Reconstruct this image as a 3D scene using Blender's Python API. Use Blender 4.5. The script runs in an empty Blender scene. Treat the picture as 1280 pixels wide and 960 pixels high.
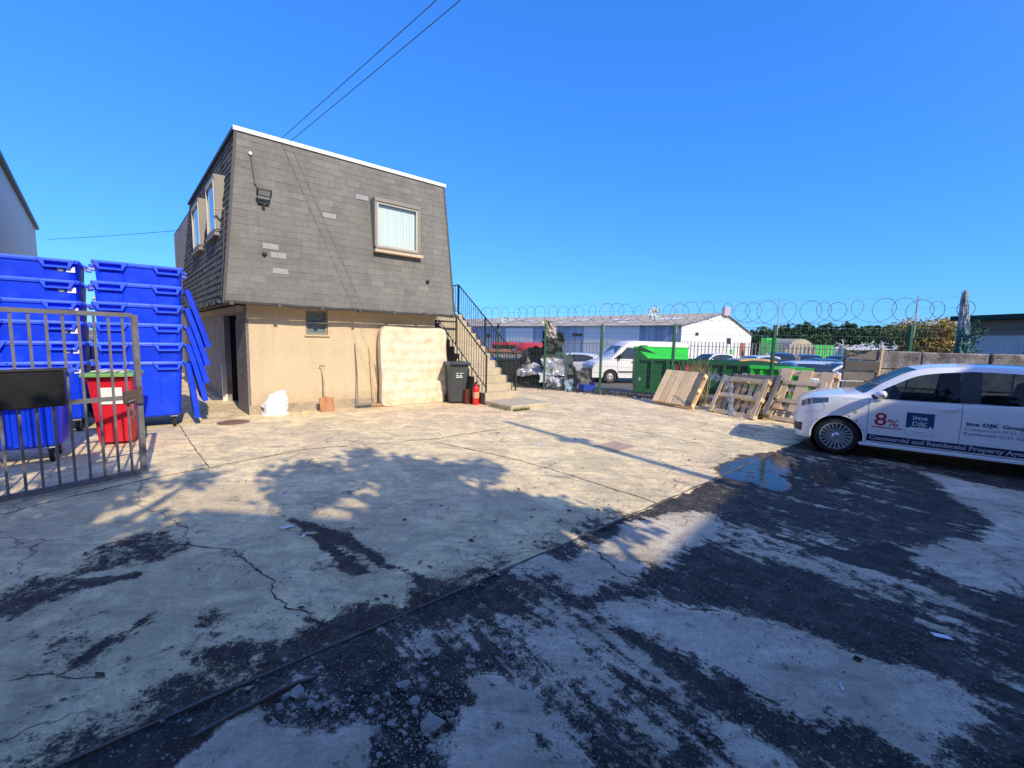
import bpy, math, random
from mathutils import Vector, Matrix, noise
from mathutils.bvhtree import BVHTree
random.seed(7)
R = math.radians
scene = bpy.context.scene
col = scene.collection

# ------------------------------------------------------------------ camera
CAMH = 1.68; FPX = 537.0; PITCH = R(5.95); ROLL = R(1.37)
cF = Vector((0, math.cos(PITCH), -math.sin(PITCH)))
_U = Vector((0, math.sin(PITCH), math.cos(PITCH))); _R = Vector((1, 0, 0))
cR = math.cos(ROLL) * _R + math.sin(ROLL) * _U
cU = -math.sin(ROLL) * _R + math.cos(ROLL) * _U
cam_d = bpy.data.cameras.new('camera'); cam = bpy.data.objects.new('camera', cam_d); col.objects.link(cam)
cam_d.sensor_width = 36; cam_d.lens = FPX / 1280 * 36; cam_d.clip_start = .05; cam_d.clip_end = 3000
m = Matrix((cR, cU, -cF)).transposed().to_4x4(); m.translation = (0, 0, CAMH)
cam.matrix_world = m
scene.camera = cam

def gz(px, py, z=0.0):
    d = cF + (px - 640) / FPX * cR - (py - 480) / FPX * cU
    t = (z - CAMH) / d.z
    return (t * d.x, t * d.y)

# ------------------------------------------------------------------ helpers
class MB:
    def __init__(s): s.v = []; s.f = []; s.t = []
    def add(s, vs, fs, tone=None):
        n = len(s.v); s.v += [tuple(p) for p in vs]; s.f += [tuple(i + n for i in f) for f in fs]
        s.t += [tone if tone is not None else .5] * len(fs)
    def quad(s, a, b, c, d, tone=None): s.add([a, b, c, d], [(0, 1, 2, 3)], tone)
    def box(s, c, size, rot=None, tone=None, bev=0.0, taper=1.0):
        x, y, z = [q / 2 for q in size]
        if bev <= 0:
            vs = [Vector((i * x * (taper if k > 0 else 1), j * y * (taper if k > 0 else 1), k * z)) for k in (-1, 1) for j in (-1, 1) for i in (-1, 1)]
            fs = [(0, 2, 3, 1), (4, 5, 7, 6), (0, 1, 5, 4), (2, 6, 7, 3), (0, 4, 6, 2), (1, 3, 7, 5)]
        else:
            b = min(bev, x * .9, y * .9, z * .9); vs = []; idx = {}
            for k in (-1, 1):
                for j in (-1, 1):
                    for i in (-1, 1):
                        for ax in range(3):
                            p = [i * x, j * y, k * z]
                            for q in range(3):
                                if q != ax: p[q] -= (i, j, k)[q] * b
                            if taper != 1 and k > 0: p[0] *= taper; p[1] *= taper
                            idx[(i, j, k, ax)] = len(vs); vs.append(Vector(p))
            g = lambda i, j, k, a: idx[(i, j, k, a)]
            fs = []
            for sgn in (-1, 1):
                fs.append((g(sgn, -1, -1, 0), g(sgn, 1, -1, 0), g(sgn, 1, 1, 0), g(sgn, -1, 1, 0))[::sgn])
                fs.append((g(-1, sgn, -1, 1), g(1, sgn, -1, 1), g(1, sgn, 1, 1), g(-1, sgn, 1, 1))[::-sgn])
                fs.append((g(-1, -1, sgn, 2), g(1, -1, sgn, 2), g(1, 1, sgn, 2), g(-1, 1, sgn, 2))[::sgn])
            for i in (-1, 1):
                for j in (-1, 1):
                    fs.append((g(i, j, -1, 0), g(i, j, 1, 0), g(i, j, 1, 1), g(i, j, -1, 1))[::-i * j])
                    fs.append((g(-1, i, j, 1), g(1, i, j, 1), g(1, i, j, 2), g(-1, i, j, 2))[::-i * j * -1][::-1])
                    fs.append((g(i, -1, j, 0), g(i, 1, j, 0), g(i, 1, j, 2), g(i, -1, j, 2)))
                    for k in (-1, 1): fs.append((g(i, j, k, 0), g(i, j, k, 1), g(i, j, k, 2)))
        if rot is not None: vs = [rot @ q for q in vs]
        c = Vector(c); s.add([q + c for q in vs], fs, tone)
    def tube(s, pts, r, n=6, closed=False, tone=None):
        pts = [Vector(p) for p in pts]; L = len(pts); vs = []; fs = []
        up = None
        for i, p in enumerate(pts):
            a = pts[i - 1] if (i > 0 or closed) else p
            b = pts[(i + 1) % L] if (i < L - 1 or closed) else p
            d = (b - a)
            if d.length < 1e-9: d = Vector((0, 0, 1))
            d.normalize()
            if up is None:
                up = Vector((0, 0, 1)) if abs(d.z) < .9 else Vector((1, 0, 0))
            e1 = up - d * up.dot(d)
            if e1.length < 1e-4: e1 = Vector((1, 0, 0)) - d * d.x
            e1.normalize(); up = e1; e2 = d.cross(e1)
            rr = r[i] if isinstance(r, (list, tuple)) else r
            for k in range(n):
                t = 2 * math.pi * k / n + (math.pi / 4 if n == 4 else 0)
                vs.append(p + (e1 * math.cos(t) + e2 * math.sin(t)) * rr)
        for i in range(L if closed else L - 1):
            j = (i + 1) % L
            for k in range(n):
                k2 = (k + 1) % n
                fs.append((i * n + k, i * n + k2, j * n + k2, j * n + k))
        if not closed: fs += [tuple(range(n))[::-1], tuple(range((L - 1) * n, L * n))]
        s.add(vs, fs, tone)
    def lathe(s, prof, c=(0, 0, 0), axis='z', n=24, tone=None):
        vs = []; fs = []
        for r_, h in prof:
            for k in range(n):
                t = 2 * math.pi * k / n; a, b = r_ * math.cos(t), r_ * math.sin(t)
                p = (a, b, h) if axis == 'z' else ((a, h, b) if axis == 'y' else (h, a, b))
                vs.append(Vector(p) + Vector(c))
        for i in range(len(prof) - 1):
            for k in range(n):
                k2 = (k + 1) % n; fs.append((i * n + k, i * n + k2, (i + 1) * n + k2, (i + 1) * n + k))
        s.add(vs, fs, tone)
    def prism(s, poly, h0, h1, f=None, tone=None):
        """polygon (p,q) extruded h0..h1; f maps (p,q,h) to a point"""
        f = f or (lambda p, q, h: (p, q, h)); n = len(poly)
        vs = [f(p, q, h0) for p, q in poly] + [f(p, q, h1) for p, q in poly]
        fs = [tuple(range(n))[::-1], tuple(range(n, 2 * n))] + [(i, (i + 1) % n, n + (i + 1) % n, n + i) for i in range(n)]
        s.add(vs, fs, tone)
    def grid(s, rows, tone=None, closed=False):
        nr = len(rows); nc = len(rows[0]); vs = [p for r_ in rows for p in r_]; fs = []
        for i in range(nr - 1):
            for j in range(nc if closed else nc - 1):
                j2 = (j + 1) % nc
                fs.append((i * nc + j, i * nc + j2, (i + 1) * nc + j2, (i + 1) * nc + j))
        s.add(vs, fs, tone)
    def mesh(s, name, m, smooth=False):
        me = bpy.data.meshes.new(name); me.from_pydata(s.v, [], s.f)
        if any(t != .5 for t in s.t):
            at = me.attributes.new('tone', 'FLOAT', 'FACE'); at.data.foreach_set('value', s.t)
        else:
            at = me.attributes.new('tone', 'FLOAT', 'FACE'); at.data.foreach_set('value', [.5] * len(s.f))
        if m: me.materials.append(m)
        if smooth: me.polygons.foreach_set('use_smooth', [True] * len(me.polygons)); sharp(me)
        me.update(); return me
    def build(s, name, m, parent=None, smooth=False, world=False):
        if world and parent is not None:
            o = parent.location; s.v = [(p[0] - o.x, p[1] - o.y, p[2] - o.z) for p in s.v]
        ob = bpy.data.objects.new(name, s.mesh(name, m, smooth)); col.objects.link(ob)
        if parent is not None: ob.parent = parent
        return ob

def sharp(me, ang=R(40)):
    fn = [p.normal.copy() for p in me.polygons]; ef = {}
    for p in me.polygons:
        for ek in p.edge_keys: ef.setdefault(ek, []).append(p.index)
    sh = []
    for e in me.edges:
        l = ef.get(tuple(sorted(e.vertices)), [])
        sh.append(len(l) == 2 and fn[l[0]].angle(fn[l[1]], 0) > ang)
    at = me.attributes.get('sharp_edge') or me.attributes.new('sharp_edge', 'BOOLEAN', 'EDGE')
    at.data.foreach_set('value', sh)

def tag(o, label=None, cat=None, group=None, kind=None):
    if label: o['label'] = label
    if cat: o['category'] = cat
    if group: o['group'] = group
    if kind: o['kind'] = kind
    return o
def thing(name, label, cat, loc=(0, 0, 0), rz=0.0, group=None):
    o = bpy.data.objects.new(name, None); col.objects.link(o); o.empty_display_size = .2
    o.location = loc; o.rotation_euler = (0, 0, rz); return tag(o, label, cat, group)
def kids(o): return [c for c in bpy.data.objects if c.parent == o]
def dup(o, parent=None):
    c = o.copy(); col.objects.link(c)
    if parent is not None: c.parent = parent
    for ch in kids(o): dup(ch, c)
    return c
def place(o, loc=None, rz=None, label=None):
    if loc is not None: o.location = loc
    if rz is not None: o.rotation_euler = (0, 0, rz)
    if label: o['label'] = label
    return o

# ------------------------------------------------------------------ materials
def nt(name):
    m = bpy.data.materials.new(name); m.use_nodes = True; t = m.node_tree; t.nodes.clear()
    out = t.nodes.new('ShaderNodeOutputMaterial'); b = t.nodes.new('ShaderNodeBsdfPrincipled')
    t.links.new(b.outputs[0], out.inputs[0]); return m, t, b, out
def N(t, kind, **kw):
    n = t.nodes.new(kind)
    for k, v_ in kw.items():
        if k.startswith('i_'): n.inputs[k[2:].replace('_', ' ')].default_value = v_
        else: setattr(n, k, v_)
    return n
def mathn(t, op, a, b=None, clamp=False):
    n = t.nodes.new('ShaderNodeMath'); n.operation = op; n.use_clamp = clamp
    for i, q in enumerate((a, b)):
        if q is None: continue
        if isinstance(q, (int, float)): n.inputs[i].default_value = q
        else: t.links.new(q, n.inputs[i])
    return n.outputs[0]
def mixc(t, fac, a, b, mode='MIX'):
    n = t.nodes.new('ShaderNodeMix'); n.data_type = 'RGBA'; n.blend_type = mode; n.clamp_factor = True
    for i, q in ((0, fac), (6, a), (7, b)):
        if isinstance(q, (int, float)): n.inputs[i].default_value = q
        elif isinstance(q, tuple): n.inputs[i].default_value = q if len(q) == 4 else (*q, 1)
        else: t.links.new(q, n.inputs[i])
    return n.outputs[2]
def noi(t, vec, scale, detail=4, rough=.6, dist=0):
    n = N(t, 'ShaderNodeTexNoise'); n.inputs['Scale'].default_value = scale; n.inputs['Detail'].default_value = detail
    n.inputs['Roughness'].default_value = rough; n.inputs['Distortion'].default_value = dist
    t.links.new(vec, n.inputs['Vector']); return n.outputs['Fac']
def ramp(t, fac, stops):
    n = t.nodes.new('ShaderNodeValToRGB'); e = n.color_ramp.elements
    while len(e) < len(stops): e.new(.5)
    for el, (p, c) in zip(e, stops):
        el.position = p; el.color = (c, c, c, 1) if isinstance(c, (int, float)) else (*c, 1)
    t.links.new(fac, n.inputs[0]); return n.outputs[0]
_mc = {}
def mat(name, c, rough=.7, var=.18, scale=5, grime=0.0, gcol=(.05, .045, .04), bump=.0, bscale=80, metal=0.0, coat=0.0, tone=0.0, spec=.5, stretch=None, splash=0.0, objvar=0.0):
    if name in _mc: return _mc[name]
    m, t, b, out = nt(name)
    tc = N(t, 'ShaderNodeTexCoord').outputs['Object']
    if stretch:
        mp = N(t, 'ShaderNodeMapping'); mp.inputs['Scale'].default_value = stretch; t.links.new(tc, mp.inputs[0]); tc = mp.outputs[0]
    n1 = noi(t, tc, scale, 5, .65); n2 = noi(t, tc, scale * 9, 3, .6)
    k = mathn(t, 'ADD', mathn(t, 'MULTIPLY', n1, 1.4), mathn(t, 'MULTIPLY', n2, .6))
    k = mathn(t, 'ADD', mathn(t, 'MULTIPLY', mathn(t, 'SUBTRACT', k, 1.0), var * 2.2), 1.0)
    if tone:
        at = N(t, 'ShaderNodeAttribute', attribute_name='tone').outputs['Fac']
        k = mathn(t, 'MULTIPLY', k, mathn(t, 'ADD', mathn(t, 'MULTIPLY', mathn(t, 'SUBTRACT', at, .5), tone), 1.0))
    if objvar: k = mathn(t, 'MULTIPLY', k, mathn(t, 'ADD', mathn(t, 'MULTIPLY', mathn(t, 'SUBTRACT', N(t, 'ShaderNodeObjectInfo').outputs['Random'], .5), objvar), 1.0))
    vm = N(t, 'ShaderNodeVectorMath', operation='SCALE'); vm.inputs[0].default_value = c; t.links.new(k, vm.inputs['Scale'])
    cc = vm.outputs[0]
    if grime:
        g = ramp(t, noi(t, tc, scale * .8, 8, .7), [(.62 - grime * .35, 0), (.80 - grime * .3, 1)])
        cc = mixc(t, mathn(t, 'MULTIPLY', g, min(1, grime * 1.6)), cc, gcol)
    if splash:
        sx = N(t, 'ShaderNodeSeparateXYZ'); t.links.new(tc, sx.inputs[0]); zz = mathn(t, 'ADD', sx.outputs['Z'], mathn(t, 'MULTIPLY', mathn(t, 'SUBTRACT', noi(t, tc, 4, 6, .7), .5), .9))
        cc = mixc(t, ramp(t, zz, [(.02, splash), (.50, 0)]), cc, tuple(q * .42 for q in c))
        sm = N(t, 'ShaderNodeMapping'); sm.inputs['Scale'].default_value = (7, 7, .35); t.links.new(tc, sm.inputs[0])
        cc = mixc(t, mathn(t, 'MULTIPLY', ramp(t, noi(t, sm.outputs[0], 1.0, 5, .7), [(.50, 0), (.70, 1)]), splash * .45), cc, tuple(q * .60 for q in c))
        fine = noi(t, tc, 38, 3, .8); cc = mixc(t, ramp(t, fine, [(.36, splash * .55), (.46, 0)]), cc, tuple(q * .62 for q in c)); cc = mixc(t, ramp(t, fine, [(.60, 0), (.70, splash * .6)]), cc, tuple(min(1, q * 1.3) for q in c))
    t.links.new(cc, b.inputs['Base Color'])
    t.links.new(mathn(t, 'ADD', mathn(t, 'MULTIPLY', mathn(t, 'SUBTRACT', n1, .5), .3), rough, True), b.inputs['Roughness'])
    b.inputs['Metallic'].default_value = metal; b.inputs['Specular IOR Level'].default_value = spec
    if coat: b.inputs['Coat Weight'].default_value = coat; b.inputs['Coat Roughness'].default_value = .04
    if bump:
        bn = N(t, 'ShaderNodeBump'); bn.inputs['Strength'].default_value = min(1, bump); bn.inputs['Distance'].default_value = .01 * max(1, bump)
        t.links.new(noi(t, tc, bscale, 4, .6), bn.inputs['Height']); t.links.new(bn.outputs[0], b.inputs['Normal'])
    _mc[name] = m; return m
def glass(name, tint=(.25, .3, .3), gloss=.16):
    if name in _mc: return _mc[name]
    m, t, b, out = nt(name); t.nodes.remove(b)
    tr = N(t, 'ShaderNodeBsdfTransparent'); tr.inputs[0].default_value = (*tint, 1)
    gl = N(t, 'ShaderNodeBsdfGlossy'); gl.inputs['Roughness'].default_value = .02
    fr = N(t, 'ShaderNodeLayerWeight'); fr.inputs[0].default_value = .22
    f = mathn(t, 'ADD', mathn(t, 'MULTIPLY', fr.outputs['Fresnel'], .7), gloss, True)
    mx = N(t, 'ShaderNodeMixShader'); t.links.new(f, mx.inputs[0]); t.links.new(tr.outputs[0], mx.inputs[1]); t.links.new(gl.outputs[0], mx.inputs[2])
    t.links.new(mx.outputs[0], out.inputs[0]); _mc[name] = m; return m

M = dict(
    render=mat('roughcast', (.72, .58, .39), .95, .12, 1.2, grime=.08, gcol=(.42, .33, .23), bump=3, bscale=60, splash=.42),
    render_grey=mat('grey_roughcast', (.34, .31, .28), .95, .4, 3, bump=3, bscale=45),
    rough_dash=mat('dry_dash', (.22, .20, .18), .95, .6, 14, bump=4, bscale=30),
    shingle=mat('shingle', (.225, .219, .200), .92, .26, 1.3, bump=2.2, bscale=90, tone=.34, splash=.7),
    shingle_l=mat('pale_shingle', (.33, .34, .34), .9, .2, 9, bump=1.5),
    white=mat('white_paint', (.78, .78, .76), .55, .05, 3, grime=.12, gcol=(.4, .38, .34)),
    upvc=mat('window_frame', (.25, .235, .20), .6, .12, 3, grime=.15),
    dark=mat('dark_metal', (.03, .03, .032), .55, .25, 8),
    black=mat('black_plastic', (.014, .014, .015), .5, .3, 6),
    void=mat('dark_void', (.012, .011, .010), .9, .3, 4),
    gutter=mat('gutter', (.07, .073, .078), .5, .25, 4),
    conc=mat('step_concrete', (.50, .425, .30), .92, .2, 3, grime=.25, gcol=(.2, .18, .15), bump=1, bscale=60),
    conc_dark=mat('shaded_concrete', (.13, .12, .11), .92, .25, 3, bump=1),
    blue=mat('bin_blue', (.002, .045, .78), .40, .12, 3, grime=.26, gcol=(.05, .13, .62), spec=.4, objvar=.45),
    blue_l=mat('bin_blue_rim', (.05, .13, .92), .22, .12, 3, coat=.3, objvar=.2),  # lighter than the body blue, standing in for sun highlights on the rims
    red=mat('bin_red', (.62, .012, .03), .42, .15, 3, grime=.12, gcol=(.25, .02, .02)),
    green_l=mat('bin_green', (.16, .36, .10), .5, .2, 5),
    grey_bin=mat('bin_grey', (.055, .066, .078), .45, .18, 4),
    rubber=mat('rubber', (.015, .015, .015), .8, .25, 10),
    steel=mat('worn_steel', (.17, .165, .17), .55, .35, 6, grime=.35, gcol=(.07, .05, .04), metal=.2),
    galv=mat('galvanised', (.38, .39, .40), .5, .25, 10, metal=.3),
    fgreen=mat('fence_green', (.012, .085, .045), .55, .2, 5),
    wire=mat('wire', (.10, .13, .12), .5, .2, 6, metal=.3),
    wood=mat('new_wood', (.78, .56, .32), .8, .2, 4, tone=.7, stretch=(1, 8, 8), bump=.4),
    wood_o=mat('old_wood', (.58, .44, .27), .85, .3, 4, tone=.8, grime=.2, gcol=(.10, .08, .06), bump=.5),
    wood_g=mat('grey_wood', (.20, .18, .155), .9, .35, 4, tone=.9, grime=.3, gcol=(.05, .045, .04), bump=.8),
    plastic=mat('white_plastic', (.80, .80, .80), .45, .1, 6),
    matt=mat('mattress', (.74, .63, .47), .95, .38, 4.5, grime=.34, gcol=(.52, .36, .15), bump=1.5, bscale=30),
    carp=mat('car_white', (.82, .83, .85), .3, .02, 2, coat=.8, grime=.05, gcol=(.45, .43, .4)),
    skip_d=mat('skip_dark_green', (.010, .105, .035), .5, .25, 2, grime=.15, gcol=(.03, .03, .02)),
    skip_b=mat('skip_bright_green', (.03, .62, .05), .5, .15, 2),
    block=mat('block_wall', (.36, .345, .33), .95, .55, 2.2, grime=.55, gcol=(.07, .06, .06), bump=2.5, bscale=30, tone=.7),
    clad=mat('cladding', (.62, .63, .62), .55, .1, 1, metal=.1),
    clad_b=mat('cladding_blue', (.30, .38, .52), .6, .2, 1, tone=.55),
    clad_w=mat('cladding_white', (.80, .80, .80), .6, .05, 1),
    roofa=mat('fibre_roof', (.44, .38, .29), .9, .35, .9, grime=.35, gcol=(.15, .14, .11), stretch=(1, 1, 1)),
    bark=mat('bark', (.10, .075, .05), .9, .3, 10, bump=1),
    brick=mat('brick', (.33, .10, .06), .9, .3, 10),
)
# ------------------------------------------------------------------ light and sky
SUN_EL = R(35); SUN_AZ = (.61, -.79)
w = bpy.data.worlds.new('World'); scene.world = w; w.use_nodes = True; t = w.node_tree
bg = t.nodes['Background']
sky = t.nodes.new('ShaderNodeTexSky'); sky.sky_type = 'NISHITA'; sky.sun_disc = False
sky.sun_elevation = SUN_EL; sky.sun_rotation = math.atan2(SUN_AZ[0], SUN_AZ[1])
sky.air_density = 1.0; sky.dust_density = .25; sky.ozone_density = 2.2; sky.altitude = 50
sep = t.nodes.new('ShaderNodeSeparateColor'); cmb = t.nodes.new('ShaderNodeCombineColor'); t.links.new(sky.outputs[0], sep.inputs[0])
for i_, (k_, g_) in enumerate(((.29, .80), (.75, .64), (1.45, .42))):     # deep, saturated blue of a very clear day
    t.links.new(mathn(t, 'MULTIPLY', mathn(t, 'POWER', mathn(t, 'MULTIPLY', sep.outputs[i_], .13), g_), k_ / .13), cmb.inputs[i_])
tcw = N(t, 'ShaderNodeTexCoord'); vd = N(t, 'ShaderNodeVectorMath', operation='DOT_PRODUCT'); t.links.new(tcw.outputs['Generated'], vd.inputs[0])
vd.inputs[1].default_value = (SUN_AZ[0] * math.cos(SUN_EL), SUN_AZ[1] * math.cos(SUN_EL), math.sin(SUN_EL))
glow = mathn(t, 'MULTIPLY', mathn(t, 'POWER', mathn(t, 'MAXIMUM', vd.outputs['Value'], 0.0), 2.0), .42 / .13)     # broad warm glow added round the sun to redden the shade
gv_ = N(t, 'ShaderNodeVectorMath', operation='SCALE'); gv_.inputs[0].default_value = (1.05, .66, .25); t.links.new(glow, gv_.inputs['Scale'])
av_ = N(t, 'ShaderNodeVectorMath', operation='ADD'); t.links.new(cmb.outputs[0], av_.inputs[0]); t.links.new(gv_.outputs[0], av_.inputs[1])
t.links.new(av_.outputs[0], bg.inputs['Color']); bg.inputs['Strength'].default_value = .13
sl = bpy.data.lights.new('sun', 'SUN'); sl.energy = 5; sl.angle = R(.55); sl.color = (1, .86, .64)
so = bpy.data.objects.new('sun', sl); col.objects.link(so)
sd = Vector((SUN_AZ[0] * math.cos(SUN_EL), SUN_AZ[1] * math.cos(SUN_EL), math.sin(SUN_EL)))
so.rotation_euler = sd.to_track_quat('Z', 'Y').to_euler(); so.location = (8, -10, 12)
scene.view_settings.view_transform = 'Standard'; scene.view_settings.look = 'None'
scene.view_settings.exposure = 0; scene.view_settings.gamma = 1
scene.render.engine = 'CYCLES'; scene.cycles.max_bounces = 8; scene.cycles.transparent_max_bounces = 24
scene.cycles.caustics_reflective = False; scene.cycles.caustics_refractive = False

# ------------------------------------------------------------------ fence line and building frame
FP = [(-3.2, 17.3), (-.55, 15.65), (1.09, 14.6), (2.77, 13.5), (4.6, 12.35), (6.79, 11.25), (9.2, 10.03), (10.1, 9.58), (14, 7.6)]
def fence_off(x, y):
    """signed distance beyond the fence"""
    best = 1e9; sg = -1
    for (x0, y0), (x1, y1) in zip(FP, FP[1:]):
        dx, dy = x1 - x0, y1 - y0; L2 = dx * dx + dy * dy
        q = max(0, min(1, ((x - x0) * dx + (y - y0) * dy) / L2))
        d = math.hypot(x - x0 - q * dx, y - y0 - q * dy)
        if d < best: best = d; sg = 1 if (dx * (y - y0) - dy * (x - x0)) > 0 else -1
    return best * sg
WX, WY = -5.36, 8.7; UX, UY = .775, .632; BANG = math.atan2(UY, UX)
def bw(a, b, z=0): return (WX + a * UX - b * UY, WY + a * UY + b * UX, z)

# ------------------------------------------------------------------ ground
def poly_sd(poly, x, y):
    d = 1e9; ins = False; n = len(poly); j = n - 1
    for i in range(n):
        x0, y0 = poly[j]; x1, y1 = poly[i]; dx, dy = x1 - x0, y1 - y0
        L2 = dx * dx + dy * dy or 1e-9; q = max(0, min(1, ((x - x0) * dx + (y - y0) * dy) / L2))
        d = min(d, math.hypot(x - x0 - q * dx, y - y0 - q * dy))
        if (y0 > y) != (y1 > y) and x < (x1 - x0) * (y - y0) / (y1 - y0) + x0: ins = not ins
        j = i
    return d if ins else -d
G = lambda pts: [gz(*p) for p in pts]
PALE = [  # worn, scraped-clean concrete on the tarmac side: polygon, strength
    (G([(745, 690), (800, 645), (870, 636), (905, 655), (862, 690), (800, 716), (730, 735), (688, 715)]), .95),
    (G([(860, 640), (960, 665), (1090, 712), (1200, 742), (1235, 772), (1180, 766), (1060, 735), (940, 700), (850, 668)]), .5),
    (G([(790, 735), (900, 762), (1000, 785), (1120, 832), (1240, 878), (1238, 930), (1150, 938), (1050, 905), (950, 872), (880, 830), (800, 790), (720, 760)]), .92),
    (G([(1145, 588), (1200, 598), (1290, 615), (1500, 640), (1500, 800), (1290, 742), (1230, 742), (1138, 702), (1150, 682), (1228, 672), (1242, 650), (1190, 620)]), .85),
    (G([(215, 950), (280, 903), (345, 884), (462, 905), (468, 960), (470, 1100), (100, 1100)]), .95),
    (G([(588, 838), (640, 858), (690, 880), (770, 960), (800, 1100), (600, 1100), (562, 940), (572, 880)]), .95),
    (G([(520, 785), (620, 755), (700, 740), (780, 800), (860, 870), (930, 960), (850, 965), (740, 880), (640, 838), (520, 812)]), .5),
    (G([(890, 900), (960, 925), (1020, 955), (1030, 1100), (860, 1100)]), .75),
    (G([(640, 690), (700, 690), (740, 735), (640, 750), (590, 740)]), .45),
]
DARK = [
    (G([(150, 965), (188, 900), (330, 858), (345, 815), (420, 795), (430, 765), (500, 768), (560, 742), (420, 850), (300, 905), (230, 965)]), .62, .12),
    (G([(92, 692), (150, 675), (205, 662), (246, 676), (205, 700), (105, 722)]), .42, .06),
    (G([(-60, 750), (0, 738), (60, 722), (108, 732), (75, 760), (0, 775), (-60, 790)]), .5, .14),
    (G([(352, 640), (378, 648), (430, 672), (545, 733), (532, 739), (448, 694), (385, 664)]), .8, .05),
    (G([(374, 666), (392, 670), (430, 695), (468, 722), (452, 724), (410, 700)]), .9, .05),
    (G([(85, 835), (130, 800), (200, 762), (206, 769), (150, 806), (95, 839)]), .55, .06),
    (G([(175, 872), (215, 850), (222, 862), (180, 885)]), .45, .08), (G([(255, 762), (285, 768), (270, 790), (250, 780)]), .42, .08),
    (G([(380, 770), (440, 775), (450, 800), (390, 800)]), .48, .10), (G([(245, 815), (300, 800), (330, 810), (260, 835)]), .45, .09),
    (G([(100, 730), (200, 712), (196, 722), (110, 745)]), .6, .05),
    (G([(880, 536), (960, 528), (1010, 540), (900, 548)]), .2, .1),  # concrete colour darkened where the car's shadow falls
]
WET = [(G([(893, 584), (925, 570), (965, 565), (1003, 572), (1000, 586), (985, 600), (998, 612), (950, 613), (935, 602), (900, 600)]), 1.0),
       (G([(1008, 588), (1045, 582), (1068, 596), (1052, 610), (1012, 607)]), .9)]
J0, J1_ = gz(170, 950), gz(1000, 545)
jd = Vector((J1_[0] - J0[0], J1_[1] - J0[1])).normalized()
jd = Vector((UX, UY)) * .5 + jd * .5; jd.normalize()
J0 = gz(545, 750)
def side(x, y): return (x - J0[0]) * jd.y - (y - J0[1]) * jd.x      # >0 : tarmac side
def ss(a, b, x):
    q = max(0., min(1., (x - a) / (b - a))); return q * q * (3 - 2 * q)
def ground_vals(x, y):
    nz = noise.noise(Vector((x * 1.7, y * 1.7, 0))); n2 = noise.noise(Vector((x * 5, y * 5, 3)))
    xx, yy = x + nz * .12 + n2 * .05, y + noise.noise(Vector((x * 1.7, y * 1.7, 9))) * .12 + n2 * .04
    s = side(xx * .3 + x * .7, yy * .3 + y * .7)
    wet = 0
    if s > 0:
        p = .20 + .20 * noise.noise(Vector((x * .9, y * .9, 5)))
        for pl, st in PALE:
            sd_ = poly_sd(pl, xx, yy)
            if sd_ > -.4: p = max(p, st * ss(-.16, .14, sd_) + p * .3)
        # far right beyond the car: plain old concrete again
    else:
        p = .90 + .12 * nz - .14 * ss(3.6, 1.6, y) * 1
        if -.5 < s: p -= .30 * ss(-.35, 0, s) * (1 if y < 4.2 else .3)
        for pl, st, ww in DARK:
            sd_ = poly_sd(pl, xx, yy)
            if sd_ > -.5: p -= st * ss(-ww, ww, sd_)
    for pl, st in WET:
        sd_ = poly_sd(pl, x + nz * .10 + n2 * .06, y + n2 * .16)
        if sd_ > -.3: wet = max(wet, st * ss(-.10, .10, sd_))
    fo = fence_off(x, y)
    z = 0.0
    if fo > .3: z -= .5 * ss(.3, 6.5, fo)
    far = ss(-.25, .35, fo + nz * .4) if -1 < fo < 2 else (1. if fo >= 2 else 0.)
    near = 1 - ss(7, 12, math.hypot(x, y))
    rgh = (1 - ss(.2, .8, p)) * (1 if s > 0 else .6)
    z += near * rgh * (1 - wet) * (.010 * noise.noise(Vector((x * 9, y * 9, 1))) + .012 * nz - .008)
    for pl in (PALE[4][0], PALE[5][0]):
        if s > 0 and y < 2.6: z += .020 * ss(-.03, .03, poly_sd(pl, xx, yy))
    if s > 0 and wet < .2: z += .004 * noise.noise(Vector((x * 3, y * 3, 7)))
    rust = max(0., .35 + .45 * ss(6.5, 10.5, y) + noise.noise(Vector((x * .5, y * .5, 11))) * .8)
    return z, max(0, min(1.1, p)), wet, far, (1. if s > 0 else 0.), rust
def ticks(a, b, f0, f1, st, far=700):
    """fine between a and b, then coarser outwards"""
    out = []; q = a
    while q < b: out.append(q); q += st(q)
    lo = []; q = a; d = st(a)
    while q > -far: d *= 1.6; q -= d; lo.append(q)
    hi = []; q = out[-1]; d = st(b)
    while q < far * 1.6: d *= 1.35; q += d; hi.append(q)
    return lo[::-1] + out + hi
gx = ticks(-7.5, 9.5, 0, 0, lambda q: .055)
gy = ticks(1.05, 18.0, 0, 0, lambda q: .016 + .0085 * max(q, 1))
gv = []; A1 = []; A2 = []; A3 = []; A4 = []; A5 = []
for y in gy:
    for x in gx:
        z, p, we, fa, sidev, ru = ground_vals(x, y)
        gv.append((x, y, z)); A1.append(p); A2.append(we); A3.append(fa); A4.append(sidev); A5.append(ru)
nx = len(gx)
gf = [(j * nx + i, j * nx + i + 1, (j + 1) * nx + i + 1, (j + 1) * nx + i) for j in range(len(gy) - 1) for i in range(nx - 1)]
me = bpy.data.meshes.new('ground'); me.from_pydata(gv, [], gf); me.update()
for nm, arr in (('pale', A1), ('wet', A2), ('yard', A3), ('tarmac', A4), ('rust', A5)):
    at = me.attributes.new(nm, 'FLOAT', 'POINT'); at.data.foreach_set('value', arr)
me.polygons.foreach_set('use_smooth', [True] * len(me.polygons))
ground = bpy.data.objects.new('ground', me); col.objects.link(ground); tag(ground, 'cracked concrete and broken tarmac yard with dark stains', 'ground', kind='structure')

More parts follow.
